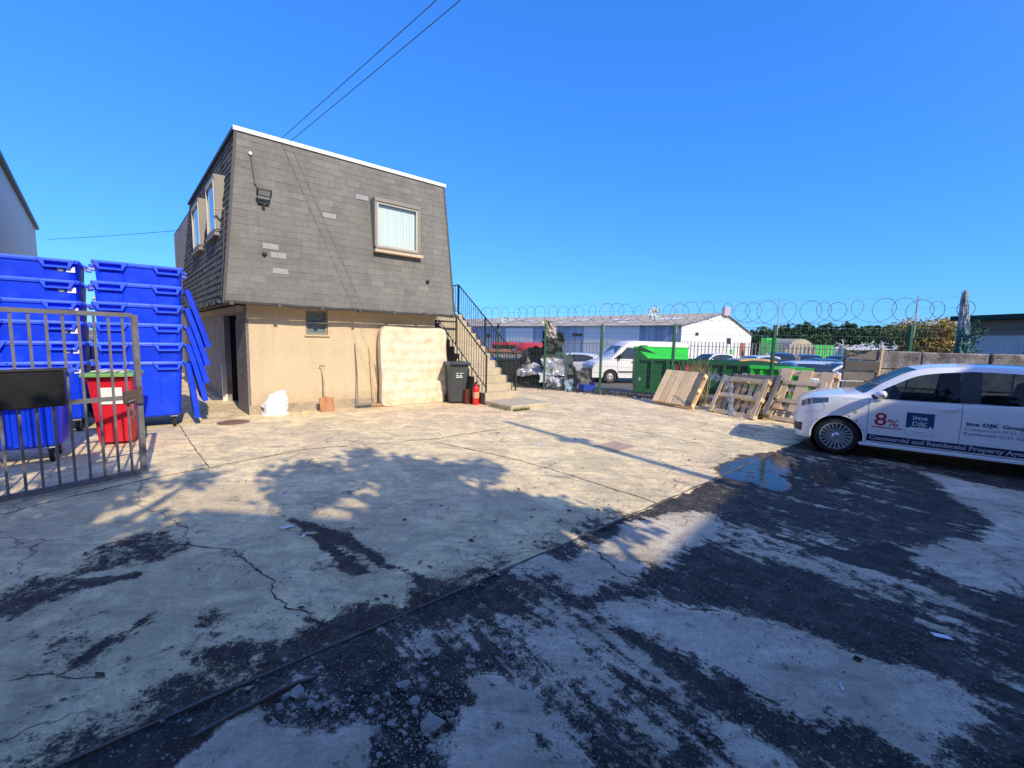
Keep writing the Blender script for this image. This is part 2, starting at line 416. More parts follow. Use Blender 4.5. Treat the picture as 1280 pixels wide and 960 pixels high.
m, t, b, out = nt('yard_ground')
P = N(t, 'ShaderNodeNewGeometry').outputs['Position']
att = lambda nme: N(t, 'ShaderNodeAttribute', attribute_name=nme).outputs['Fac']
mp = N(t, 'ShaderNodeMapping'); mp.inputs['Rotation'].default_value = (0, 0, -BANG); t.links.new(P, mp.inputs[0])
ms = N(t, 'ShaderNodeMapping'); ms.inputs['Scale'].default_value = (6, 1.0, 1); t.links.new(mp.outputs[0], ms.inputs[0])
streak = noi(t, ms.outputs[0], 1.1, 9, .68, .4)
nA = noi(t, P, 2.6, 9, .66, .3); nB = noi(t, P, 14, 6, .65); nC = noi(t, P, 70, 4, .6); nD = noi(t, P, .55, 4, .55); nE = noi(t, P, 320, 2, .5)
nz_ = mathn(t, 'ADD', mathn(t, 'MULTIPLY', mathn(t, 'SUBTRACT', nA, .5), 1.35), mathn(t, 'MULTIPLY', mathn(t, 'SUBTRACT', nB, .5), 1.25))
nz_ = mathn(t, 'ADD', nz_, mathn(t, 'MULTIPLY', mathn(t, 'SUBTRACT', nC, .5), .75))
nz_ = mathn(t, 'ADD', nz_, mathn(t, 'MULTIPLY', mathn(t, 'MULTIPLY', mathn(t, 'SUBTRACT', streak, .5), 2.1), mathn(t, 'ADD', mathn(t, 'MULTIPLY', att('tarmac'), .75), .25)))
pv = mathn(t, 'ADD', att('pale'), nz_)
mr = N(t, 'ShaderNodeMapRange', interpolation_type='SMOOTHSTEP'); mr.inputs['From Min'].default_value = .37; mr.inputs['From Max'].default_value = .64
t.links.new(pv, mr.inputs[0]); palef = mr.outputs[0]
# concrete colour
cc = mixc(t, nD, (.90, .715, .36), (.92, .76, .42))
cc = mixc(t, mathn(t, 'MULTIPLY', ramp(t, att('rust'), [(.45, 0), (.95, 1)]), .55), cc, (.78, .54, .33))
cc = mixc(t, mathn(t, 'MULTIPLY', att('tarmac'), .75), cc, (.62, .56, .46))
cc = mixc(t, mathn(t, 'MULTIPLY', ramp(t, nA, [(.35, 1), (.62, 0)]), .32), cc, (.52, .46, .37))
cc = mixc(t, mathn(t, 'MULTIPLY', ramp(t, nB, [(.30, 1), (.5, 0)]), .38), cc, (.34, .30, .24))
cc = mixc(t, mathn(t, 'MULTIPLY', ramp(t, nC, [(.32, 1), (.5, 0)]), .35), cc, (.36, .31, .24))
cc = mixc(t, mathn(t, 'MULTIPLY', ramp(t, nE, [(.60, 0), (.75, 1)]), .3), cc, (.95, .88, .74))
cc = mixc(t, mathn(t, 'MULTIPLY', ramp(t, streak, [(.35, 1), (.55, 0)]), .22), cc, (.36, .31, .26))
# grain and broad mottling that multiply the concrete tone
ml = N(t, 'ShaderNodeMapping'); ml.inputs['Rotation'].default_value = (0, 0, R(28)); ml.inputs['Scale'].default_value = (1.0, 4.5, 1); t.links.new(P, ml.inputs[0])
scr = noi(t, ml.outputs[0], 1.6, 8, .7, .25)
nF = noi(t, P, 150, 3, .75); nG = noi(t, P, 34, 6, .75); nH = noi(t, P, 6, 8, .72, .6)
def scale_c(c, f_):
    vm = N(t, 'ShaderNodeVectorMath', operation='SCALE'); t.links.new(c, vm.inputs[0]); t.links.new(f_, vm.inputs['Scale']); return vm.outputs[0]
gr = mathn(t, 'ADD', mathn(t, 'MULTIPLY', mathn(t, 'SUBTRACT', nF, .5), 1.15), mathn(t, 'MULTIPLY', mathn(t, 'SUBTRACT', nG, .5), 1.0))
gr = mathn(t, 'ADD', gr, mathn(t, 'MULTIPLY', mathn(t, 'SUBTRACT', nH, .5), 1.1)); gr = mathn(t, 'ADD', gr, mathn(t, 'MULTIPLY', mathn(t, 'SUBTRACT', scr, .5), .85))
grain = mathn(t, 'ADD', gr, 1.0)
cc = scale_c(cc, mathn(t, 'MAXIMUM', mathn(t, 'ADD', mathn(t, 'MULTIPLY', gr, 1.15), 1.17), .22))
nI = noi(t, P, 1.3, 9, .74, .8)
cc = mixc(t, mathn(t, 'MULTIPLY', ramp(t, nI, [(.44, 1), (.56, 0)]), .45), cc, (.46, .38, .25))
cc = mixc(t, mathn(t, 'MULTIPLY', ramp(t, scr, [(.36, 1), (.45, 0)]), .4), cc, (.34, .29, .21))
sy_ = N(t, 'ShaderNodeSeparateXYZ'); t.links.new(P, sy_.inputs[0])     # concrete darkened towards the camera: grime plus foreground shade set in the colour
near_dim = N(t, 'ShaderNodeMapRange'); near_dim.inputs['From Min'].default_value = 2.0; near_dim.inputs['From Max'].default_value = 6.0; near_dim.inputs['To Min'].default_value = .86; near_dim.inputs['To Max'].default_value = 1.0; t.links.new(mathn(t, 'ADD', sy_.outputs['Y'], mathn(t, 'MULTIPLY', mathn(t, 'SUBTRACT', nI, .5), 5.0)), near_dim.inputs[0])
cc = scale_c(cc, near_dim.outputs[0])
# small dark scuffs and oil specks
cc = mixc(t, ramp(t, mathn(t, 'ADD', mathn(t, 'MULTIPLY', nH, .7), mathn(t, 'MULTIPLY', noi(t, P, 22, 7, .8, .8), .5)), [(.43, .9), (.50, 0)]), cc, (.13, .11, .09))
# tarmac colour
dk = mixc(t, nB, (.010, .009, .007), (.036, .031, .025))
dk = mixc(t, mathn(t, 'MULTIPLY', ramp(t, streak, [(.48, 0), (.75, 1)]), .6), dk, (.13, .12, .11))
dk = mixc(t, ramp(t, nH, [(.48, 0), (.66, .75)]), dk, (.105, .09, .07))
dk = mixc(t, ramp(t, nC, [(.56, 0), (.68, .75)]), dk, (.26, .235, .20))
dk = scale_c(dk, mathn(t, 'MAXIMUM', mathn(t, 'ADD', mathn(t, 'MULTIPLY', gr, 1.1), 1.0), .2))
dk = mixc(t, ramp(t, nE, [(.64, 0), (.78, .5)]), dk, (.30, .28, .25))
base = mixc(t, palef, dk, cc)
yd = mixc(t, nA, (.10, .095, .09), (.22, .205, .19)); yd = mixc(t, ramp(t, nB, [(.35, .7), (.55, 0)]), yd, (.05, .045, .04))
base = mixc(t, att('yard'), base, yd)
# joints and hairline cracks come as geometry; fine crazing here
vo = N(t, 'ShaderNodeTexVoronoi', feature='DISTANCE_TO_EDGE'); vo.inputs['Scale'].default_value = .9
wv = N(t, 'ShaderNodeVectorMath', operation='ADD'); nv = N(t, 'ShaderNodeTexNoise'); nv.inputs['Scale'].default_value = 3; nv.inputs['Detail'].default_value = 6
t.links.new(P, nv.inputs['Vector'])
sc_ = N(t, 'ShaderNodeVectorMath', operation='SCALE'); sc_.inputs['Scale'].default_value = .55; t.links.new(nv.outputs['Color'], sc_.inputs[0])
t.links.new(P, wv.inputs[0]); t.links.new(sc_.outputs[0], wv.inputs[1]); t.links.new(wv.outputs[0], vo.inputs['Vector'])
ck = ramp(t, vo.outputs['Distance'], [(.0, 1), (.010, 0)])
ck = mathn(t, 'MULTIPLY', ck, ramp(t, nD, [(.50, 0), (.60, .75)]))
base = mixc(t, ck, base, (.05, .045, .04))
wt = att('wet')
wr = N(t, 'ShaderNodeMapRange', interpolation_type='SMOOTHSTEP'); wr.inputs['From Min'].default_value = .42; wr.inputs['From Max'].default_value = .60
t.links.new(mathn(t, 'ADD', wt, mathn(t, 'MULTIPLY', mathn(t, 'SUBTRACT', mathn(t, 'ADD', mathn(t, 'MULTIPLY', nB, .6), mathn(t, 'MULTIPLY', nA, .4)), .56), 3.6)), wr.inputs[0]); wetf = wr.outputs[0]
damp = ramp(t, mathn(t, 'ADD', wt, mathn(t, 'MULTIPLY', mathn(t, 'SUBTRACT', nA, .5), .8)), [(.15, 0), (.5, .85)])
base = mixc(t, damp, base, (.022, .02, .018)); base = mixc(t, wetf, base, (.012, .012, .012))
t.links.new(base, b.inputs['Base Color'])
rg = mathn(t, 'ADD', mathn(t, 'MULTIPLY', palef, .12), mathn(t, 'ADD', mathn(t, 'MULTIPLY', nB, .3), .66), True)
rg = mathn(t, 'SUBTRACT', rg, mathn(t, 'MULTIPLY', wetf, .98), True); rg = mathn(t, 'MAXIMUM', rg, .015)
t.links.new(rg, b.inputs['Roughness']); t.links.new(mathn(t, 'ADD', mathn(t, 'MULTIPLY', wetf, .5), .5), b.inputs['Specular IOR Level'])
ht = mathn(t, 'ADD', mathn(t, 'MULTIPLY', nB, .9), mathn(t, 'MULTIPLY', nC, .55)); ht = mathn(t, 'ADD', ht, mathn(t, 'MULTIPLY', palef, .55))
ht = mathn(t, 'ADD', ht, mathn(t, 'MULTIPLY', nE, .15)); ht = mathn(t, 'ADD', ht, mathn(t, 'MULTIPLY', nG, .5)); ht = mathn(t, 'SUBTRACT', ht, ck)
ht = mathn(t, 'MULTIPLY', ht, mathn(t, 'SUBTRACT', 1.0, mathn(t, 'MULTIPLY', wetf, .985)))
bn = N(t, 'ShaderNodeBump'); bn.inputs['Strength'].default_value = .9; bn.inputs['Distance'].default_value = .022
t.links.new(ht, bn.inputs['Height']); t.links.new(bn.outputs[0], b.inputs['Normal'])
me.materials.append(m)

# joints and cracks: thin jagged dark strips 4 mm above the concrete
def strip_pts(pts, jag, step=.025):
    out = []
    for (x0, y0), (x1, y1) in zip(pts, pts[1:]):
        L = math.hypot(x1 - x0, y1 - y0); n = max(1, int(L / step))
        for i in range(n):
            q = i / n; out.append((x0 + (x1 - x0) * q, y0 + (y1 - y0) * q))
    out.append(pts[-1])
    return [(x + jag * noise.noise(Vector((x * 7, y * 7, 2))) + jag * .8 * noise.noise(Vector((x * 31, y * 31, 2))), y + jag * noise.noise(Vector((x * 7, y * 7, 5)))) for x, y in out]
def ground_strip(mb, pxs, wid, jag, z=.004):
    pts = strip_pts([gz(*p) for p in pxs], jag); L = []; Rr = []
    for i, (x, y) in enumerate(pts):
        a = pts[max(0, i - 1)]; c = pts[min(len(pts) - 1, i + 1)]
        dx, dy = c[0] - a[0], c[1] - a[1]; l = math.hypot(dx, dy) or 1
        ww = wid * (.25 + 1.6 * abs(noise.noise(Vector((x * 17, y * 17, 8))))) / 2
        if i in (0, len(pts) - 1): ww *= .1
        L.append((x - dy / l * ww, y + dx / l * ww, z)); Rr.append((x + dy / l * ww, y - dx / l * ww, z))
    mb.grid([L, Rr])
mb = MB()
for pxs, wd, jg in [([(-60, 660), (60, 628), (180, 600), (380, 562), (550, 548), (645, 533)], .03, .02), ([(222, 528), (240, 556), (262, 585)], .02, .015),
                    ([(545, 553), (640, 573), (700, 590), (800, 622), (830, 632)], .026, .02), ([(640, 512), (700, 518), (860, 552), (1000, 578)], .022, .03),
                    ([(690, 497), (800, 515), (980, 548)], .02, .03), ([(205, 520), (420, 506), (600, 512)], .012, .03)]:
    ground_strip(mb, pxs, wd, jg)
tag(mb.build('concrete_joints', mat('joint_dirt', (.12, .085, .06), .95, .3, 8)), 'dark dirt filled joints between the concrete slabs', 'joint', kind='structure')
mb = MB()
for pxs, wd, jg in [([(290, 688), (318, 706), (345, 735), (352, 760), (385, 762), (392, 775), (430, 783), (475, 800)], .013, .05), ([(176, 600), (172, 632), (205, 645), (228, 660), (238, 682)], .009, .05),
                    ([(238, 682), (290, 688)], .014, .04), ([(590, 842), (598, 880), (620, 905), (612, 935), (640, 970)], .016, .04), ([(620, 905), (660, 915), (690, 950)], .012, .04),
                    ([(745, 690), (770, 715), (800, 722), (860, 760), (905, 765)], .016, .06), ([(430, 870), (500, 862), (560, 880)], .02, .05), ([(0, 855), (60, 842), (130, 850)], .009, .05)]:
    ground_strip(mb, pxs, wd, jg)
tag(mb.build('surface_cracks', mat('crack_dirt', (.030, .026, .022), .95, .3, 8)), 'jagged dark cracks running across the yard surface', 'crack', kind='structure')
# timber edging strip between concrete and tarmac
pts = []
s0, s1 = -1.9, 6.3
q = s0
while q < s1:
    x, y = J0[0] + jd.x * q, J0[1] + jd.y * q
    pts.append((x + .012 * noise.noise(Vector((q * 2, 0, 0))), y + .012 * noise.noise(Vector((q * 2, 5, 0))), -.004 + .009 * noise.noise(Vector((q * 3, 9, 0))))); q += .06
mb = MB(); mb.tube(pts, [.011 + .010 * noise.noise(Vector((i * .3, 1, 1))) for i in range(len(pts))], 4)
pts2 = [gz(395, 850), gz(370, 858), gz(330, 877), gz(290, 897), gz(240, 925)]
mb.tube([(x, y, .012) for x, y in strip_pts(pts2, .02)], .011, 4)
tag(mb.build('edging_strip', mat('edging', (.12, .11, .10), .9, .4, 6, bump=1)), 'old edging strip dividing concrete from tarmac', 'edging', kind='structure')

# loose stones: nobody could count the gravel, but the larger lumps are things
def rock(mb, c, s, seed, flat=.5):
    rnd = random.Random(seed); import math as _m
    n, rws = 6, 4; rows = []
    for i in range(rws):
        ph = -math.pi / 2 + math.pi * i / (rws - 1) ; row = []
        for k in range(n):
            th = 2 * math.pi * k / n; d = Vector((math.cos(ph) * math.cos(th), math.cos(ph) * math.sin(th), math.sin(ph)))
            r_ = s * (.80 + .75 * noise.noise(d * 1.5 + Vector((seed * 3.1, 0, 0))))
            row.append((c[0] + d.x * r_, c[1] + d.y * r_ * .8, c[2] + d.z * r_ * flat))
        rows.append(row)
    mb.grid(rows, closed=True)
stone_m = mat('rubble_stone', (.36, .33, .29), .95, .3, 14, bump=1.5, bscale=60)
mb = MB()
rnd = random.Random(5)
for i in range(3200):
    px = rnd.uniform(150, 1250); py = rnd.uniform(700, 1000) if rnd.random() < .75 else rnd.uniform(600, 800)
    if rnd.random() < .5: px, py = rnd.gauss(520, 110), rnd.gauss(890, 45)
    py = min(max(py, 600), 1010)
    x, y = gz(px, py)
    if side(x, y) < -.05 and rnd.random() < .8: continue
    s = rnd.choice([.004, .005, .006, .008]) if rnd.random() < .93 else rnd.choice([.012, .016, .022])
    rock(mb, (x, y, s * .2), s, i, .7)
tag(mb.build('gravel', stone_m), 'loose grit and gravel scattered over broken tarmac', 'gravel', kind='stuff')
big = [(505, 858, .050), (518, 878, .042), (540, 905, .075), (490, 905, .030), (575, 900, .036), (372, 868, .05), (388, 880, .036), (398, 885, .03), (358, 872, .034), (350, 884, .026), (470, 912, .026), (474, 945, .022), (1217, 812, .03), (418, 888, .022), (428, 884, .016)]
for i, (px, py, s) in enumerate(big):
    mb = MB(); x, y = gz(px, py); rock(mb, (0, 0, s * .12), s, i + 50, .42)
    o = mb.build('broken_concrete_lump', stone_m, smooth=False); o.location = (x, y, 0); o.rotation_euler.z = i
    nm = ['upper lump of broken concrete in the dark tarmac hollow', 'pale lump just below the upper one in the tarmac hollow', 'largest flat lump of broken concrete in the dark hollow', 'lump of concrete left of the largest flat one', 'lump beside the cracked pale slab',
          'largest chip in the cluster by the edging strip', 'second chip in the cluster by the edging strip', 'small chip right of the edging strip cluster', 'chip at left of the edging strip cluster', 'lowest chip of the edging strip cluster', 'small pale stone above the bottom slab corner', 'small pale stone beside the bottom slab edge', 'grey lump of stone right of the white plastic shard', 'small stone right of the edging strip cluster', 'tiny stone at far right of the edging strip cluster'][i]
    tag(o, nm, 'stone', 'broken lumps of concrete on the tarmac')
# dead leaves, chips and dirt crumbs strewn over the concrete
mb = MB(); rnd = random.Random(44)
for i in range(1500):
    x = rnd.uniform(-6, 5); y = rnd.uniform(1.3, 10)
    if rnd.random() < .45: k = rnd.uniform(-1.5, 6.5); x, y = J0[0] + jd.x * k + rnd.gauss(-.15, .22), J0[1] + jd.y * k + rnd.gauss(.1, .22)
    if noise.noise(Vector((x * .9, y * .9, 4))) < rnd.uniform(-.35, .25): continue
    s = rnd.uniform(.005, .016) if rnd.random() < .85 else rnd.uniform(.018, .032); a = rnd.uniform(0, 6.28); e = Vector((math.cos(a), math.sin(a), rnd.uniform(-.1, .3))) * s; f = Vector((-math.sin(a), math.cos(a), rnd.uniform(0, .4))) * s * rnd.uniform(.3, .7)
    p = Vector((x, y, .009)); mb.add([p - e, p + f, p + e, p - f + Vector((0, 0, .002))], [(0, 1, 2), (0, 2, 3)], rnd.random())
tag(mb.build('dead_leaves', mat('leaf_litter', (.10, .07, .045), .9, .4, 9, tone=1.7)), 'dead leaves and dirt crumbs strewn over the concrete', 'leaf litter', kind='stuff')
# litter
def litter(px, py, s, label, rz, m_=None):
    mb = MB(); pts = [(-1, -.2), (-.5, -.5), (.4, -.42), (1, .05), (.5, .4), (-.4, .35)]; n = len(pts)
    vs = [(p * s, q * s, .012 + .02 * math.sin(p * 3 + q) * s * 6) for p, q in pts] + [(0, 0, .03 * s * 8)]
    mb.add(vs, [(i, (i + 1) % n, n) for i in range(n)])
    o = mb.build('litter_scrap', m_ or M['plastic']); o.location = (*gz(px, py), 0); o.rotation_euler.z = rz
    return tag(o, label, 'litter', 'pale scraps lying on the ground')
litter(1177, 797, .052, 'curved white plastic shard lying on dark tarmac at right', -.9)
litter(359, 660, .06, 'crumpled white paper scrap in the tree shadow beside tyre marks', .2)
litter(379, 671, .035, 'small white scrap just right of the crumpled paper', 1.2)
litter(1050, 857, .014, 'tiny white fleck above its twin on the pale smear', .5)
litter(1052, 862, .018, 'slightly bigger white fleck on the pale smear', 1.0)
litter(163, 689, .02, 'white fleck on the stained brick patch at left', 0)
litter(676, 556, .07, 'translucent strip of plastic on sunlit concrete', .1)
# drain cover and round cover
x, y = gz(770, 558); mb = MB()
for i in range(9): mb.box((-.24 + .06 * i, 0, .005), (.048, .40, .005))
mb.box((0, .215, .006), (.56, .03, .01)); mb.box((0, -.215, .006), (.56, .03, .01))
o = mb.build('drain_cover', mat('drain', (.50, .38, .26), .8, .3, 8)); o.location = (x, y, 0); o.rotation_euler.z = BANG; tag(o, 'rectangular slotted drain cover set in sunlit concrete', 'drain cover')
x, y = gz(292, 528); mb = MB(); mb.lathe([(0, .010), (.24, .010), (.26, .006), (.27, .0)], n=28)
o = mb.build('manhole_cover', mat('rusty', (.22, .13, .08), .85, .3, 12, bump=1), smooth=True); o.location = (x, y, 0); tag(o, 'small round rusty cover by the building corner', 'manhole cover')
# ------------------------------------------------------------------ the two-storey flat-roofed building
BLOC = (WX, WY, 0)
B = thing('office_building', 'two storey building with grey shingled slanting upper walls over tan roughcast', 'building', BLOC, BANG)
SK = .0625
def lf(a0, s, z): return (a0 - SK * s, s, z)            # left side, slightly out of square
def wall_holes(mb, x0, x1, z0, z1, holes, f, depth):
    """f(x, z, d) -> point ; d is depth into the wall"""
    xs = sorted({x0, x1, *[h[0] for h in holes], *[h[1] for h in holes]}); zs = sorted({z0, z1, *[h[2] for h in holes], *[h[3] for h in holes]})
    for xa, xb in zip(xs, xs[1:]):
        for za, zb in zip(zs, zs[1:]):
            cx, cz = (xa + xb) / 2, (za + zb) / 2
            if any(h[0] < cx < h[1] and h[2] < cz < h[3] for h in holes): continue
            mb.quad(f(xa, za, 0), f(xb, za, 0), f(xb, zb, 0), f(xa, zb, 0))
    for h in holes:
        a, b_, c, d = h
        for p, q in (((a, c), (b_, c)), ((b_, c), (b_, d)), ((b_, d), (a, d)), ((a, d), (a, c))):
            mb.quad(f(*p, 0), f(*q, 0), f(*q, depth), f(*p, depth))
mb = MB()
wall_holes(mb, 0, 4.25, -.05, 2.30, [(1.10, 1.56, 1.67, 2.21)], lambda x, z, d: (x, d, z), .14)
mb.quad((4.25, 0, -.05), (4.25, 6.8, -.05), (4.25, 6.8, 2.3), (4.25, 0, 2.3))
mb.quad((4.25, 6.8, -.05), (-.43, 6.8, -.05), (-.43, 6.8, 2.3), (4.25, 6.8, 2.3))
mb.build('front_wall', M['render'], B)
mb = MB()
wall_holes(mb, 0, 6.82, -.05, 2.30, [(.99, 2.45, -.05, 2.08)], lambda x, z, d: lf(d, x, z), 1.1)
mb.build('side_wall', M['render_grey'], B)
mb = MB(); e_ = .006  # near-black lining paints the deep shade of the doorway
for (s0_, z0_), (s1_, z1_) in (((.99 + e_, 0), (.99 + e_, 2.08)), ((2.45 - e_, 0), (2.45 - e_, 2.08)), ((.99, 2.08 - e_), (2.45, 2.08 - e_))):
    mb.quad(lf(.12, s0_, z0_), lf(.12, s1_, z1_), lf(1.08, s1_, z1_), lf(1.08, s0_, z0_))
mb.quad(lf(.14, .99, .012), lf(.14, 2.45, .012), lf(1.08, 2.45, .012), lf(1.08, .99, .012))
mb.build('recess_shade', M['void'], B)
mb = MB(); mb.box((-.028, .49, .95), (.05, .99, 2.0), Matrix.Rotation(math.atan(SK), 3, 'Z')); mb.build('door_pier', M['rough_dash'], B)
mb = MB(); mb.box((-.19, 2.50, .42), (.09, .12, .95), Matrix.Rotation(math.atan(SK), 3, 'Z')); mb.build('door_post', M['white'], B)
mb = MB(); mb.quad(*[lf(1.1, s, z) for s, z in ((.99, 0), (2.45, 0), (2.45, 2.08), (.99, 2.08))]); dr = mb.build('door', mat('dark_door', (.02, .017, .014), .6), B)
mb = MB(); mb.box((1.02 - SK * 2.2, 2.25, 1.0), (.03, .1, .03)); mb.build('handle', M['galv'], dr)
# base plinth band, slightly rougher
mb = MB(); mb.box((2.12, -.008, .09), (4.27, .03, .20)); mb.build('plinth', mat('plinth', (.42, .35, .26), .95, .3, 5, grime=.3, bump=2, bscale=40), B)
# small window in the front wall
mb = MB(); fz = .07
for (x, z, sx, sz) in ((1.33, 1.695, .46, .05), (1.33, 2.185, .46, .05), (1.125, 1.94, .05, .44), (1.535, 1.94, .05, .44), (1.33, 1.93, .36, .035)): mb.box((x, fz, z), (sx, .05, sz))
wf = mb.build('small_window', M['upvc'], B)
mb = MB(); mb.quad((1.14, fz + .01, 1.70), (1.52, fz + .01, 1.70), (1.52, fz + .01, 2.17), (1.14, fz + .01, 2.17))
mb.build('pane', mat('obscured_glass', (.16, .21, .22), .12, .4, 12, spec=.8), wf)
mb = MB(); mb.box((1.33, -.015, 1.655), (.52, .06, .03)); mb.build('sill', M['render'], wf)
# soffit
mb = MB(); zS = 2.27
o1 = [(-.40, -.40), (4.60, -.40), (4.60, 6.85), (-.40 - SK * 7.25, 6.85)]; i1 = [(0.02, .02), (4.23, .02), (4.23, 6.8), (-.40, 6.8)]
for k in range(4): mb.quad((*o1[k], zS), (*o1[(k + 1) % 4], zS), (*i1[(k + 1) % 4], zS), (*i1[k], zS))
mb.build('soffit', mat('soffit', (.20, .18, .16), .9, .2, 3), B)
mb = MB(); mb.box((-.19, 3.2, 2.17), (.30, 6.2, .10), Matrix.Rotation(math.atan(SK), 3, 'Z')); mb.build('fascia_beam', M['conc'], B)
# inclined shingled faces
def shingles(mb, BL, BR, TR, TL, rows, tab, n_out, seed, lift=.006):
    BL, BR, TR, TL = map(Vector, (BL, BR, TR, TL)); rnd = random.Random(seed); n_out = Vector(n_out).normalized()
    P_ = lambda s, t_: (BL.lerp(BR, s)).lerp(TL.lerp(TR, s), t_)
    width = (BR - BL).length
    for r_ in range(rows):
        t0, t1 = r_ / rows, min(1, (r_ + 1.06) / rows); off = (.5 if r_ % 2 else 0) * tab + rnd.uniform(-.06, .06)
        x = -off; droop = .0
        while x < width:
            w_ = tab * rnd.uniform(.93, 1.07)
            a, b_ = max(0, x + .004) / width, min(width, x + w_ - .005) / width
            if b_ > a + 1e-4:
                e = rnd.uniform(.6, 1.35) * lift; e2 = e * rnd.uniform(.7, 1.3); dt = rnd.uniform(-.05, .05) / rows
                p0, p1, p2, p3 = P_(a, t0 + dt), P_(b_, t0 + dt * .5), P_(b_, t1), P_(a, t1)
                q0, q1 = p0 + n_out * e, p1 + n_out * e2
                tn = min(1, max(0, rnd.gauss(.5, .17)))
                r2 = p2 + n_out * .001; r3 = p3 + n_out * .001
                mb.add([q0, q1, r2, r3, p0, p1], [(0, 1, 2, 3), (4, 5, 1, 0), (4, 0, 3), (5, 2, 1)], tn)
            x += w_
FBL, FBR, FTR, FTL = (-.40, -.40, 2.26), (4.60, -.40, 2.26), (4.52, .05, 5.55), (-.05, .05, 5.55)
mb = MB(); mb.quad(FBL, FBR, FTR, FTL, .35); shingles(mb, FBL, FBR, FTR, FTL, 24, .29, (0, -1, .13), 1); mb.build('front_shingles', M['shingle'], B)
LBR, LTR = (-.40 - SK * 7.25, 6.85, 2.26), (-.05 - SK * 6.8, 6.85, 5.55)
mb = MB(); mb.quad(LBR, FBL, FTL, LTR, .35); shingles(mb, LBR, FBL, FTL, LTR, 25, .33, (-1, -.06, .1), 2, lift=.016); mb.build('side_shingles', mat('shaded_shingle', (.085, .083, .080), .9, .3, 3, bump=1, bscale=120, tone=.9), B)  # darker copy of the shingle colour puts the shade on this face
mb = MB(); mb.quad(FBR, (4.60, 6.85, 2.26), (4.52, 6.85, 5.55), FTR); mb.quad((4.6, 6.85, 2.26), LBR, LTR, (4.52, 6.85, 5.55)); mb.build('rear_shingles', M['shingle'], B)
mb = MB(); mb.quad((-.05, .05, 5.56), (4.52, .05, 5.56), (4.52, 6.85, 5.56), LTR[:2] + (5.56,)); mb.build('roof', mat('felt', (.10, .10, .10), .95), B)
# corner flashing strips, white verge trim, dark side trim
mb = MB(); mb.tube([(-.405, -.405, 2.27), (-.055, .045, 5.54)], .035, 4); fl_ = MB(); fl_.tube([(4.60, -.40, 2.27), (4.52, .05, 5.54)], .03, 4); fl_.build('corner_flashing', M['gutter'], B); mb.build('corner_flashing', mat('flash', (.075, .075, .073), .8, .3, 5), B)
mb = MB(); mb.box((2.235, .035, 5.585), (4.66, .05, .075)); mb.build('white_trim', mat('bright_trim', (.85, .85, .84), .5, .03, 3), B)
mb = MB(); mb.tube([(-.075, .05, 5.575), (LTR[0] - .02, 6.85, 5.575)], .045, 4); mb.build('side_trim', M['dark'], B)
# gutters
def gutter(mb, p0, p1, out, n=26):
    rows = []
    p0, p1 = Vector(p0), Vector(p1)
    for i in range(n + 1):
        p = p0.lerp(p1, i / n); p = p + Vector((0, 0, .006 * math.sin(i * 1.7) + .004 * math.sin(i * .6))); row = []
        for k in range(9):
            a = math.pi * k / 8; row.append(p + out * (.055 + .055 * math.cos(a)) - Vector((0, 0, .062 * math.sin(a))))
        for k in range(8, -1, -1):
            a = math.pi * k / 8; row.append(p + out * (.055 + .049 * math.cos(a)) - Vector((0, 0, .056 * math.sin(a))))
        rows.append(row)
    mb.grid(rows)
mb = MB(); gutter(mb, (-.42, -.425, 2.275), (4.66, -.425, 2.255), Vector((0, -1, 0)))
for k in range(7): mb.box((-.3 + k * .8, -.482, 2.235), (.07, .135, .075))
g_ = mb.build('front_gutter', M['gutter'], B)
mb = MB(); gutter(mb, (-.42, -.42, 2.275), (-.40 - SK * 7.2 - .02, 6.8, 2.25), Vector((-1, 0, 0)))
for k in range(9): mb.box((-.48 - SK * (k * .8), -.2 + k * .8, 2.235), (.13, .09, .075))
mb.build('side_gutter', M['gutter'], B)
# tiles replaced in paler grey
for (a, z) in ((1.60, 4.24), (.43, 3.40), (.56, 3.24), (.58, 2.93), (2.34, 4.80)):
    q = (z - 2.26) / 3.29; mb = MB(); bb = -.40 + .45 * q - .022
    mb.quad((a - .14, bb, z - .055), (a + .14, bb, z - .055), (a + .14, bb + .014, z + .055), (a - .14, bb + .014, z + .055)); mb.build('replacement_tile', M['shingle_l'], B)
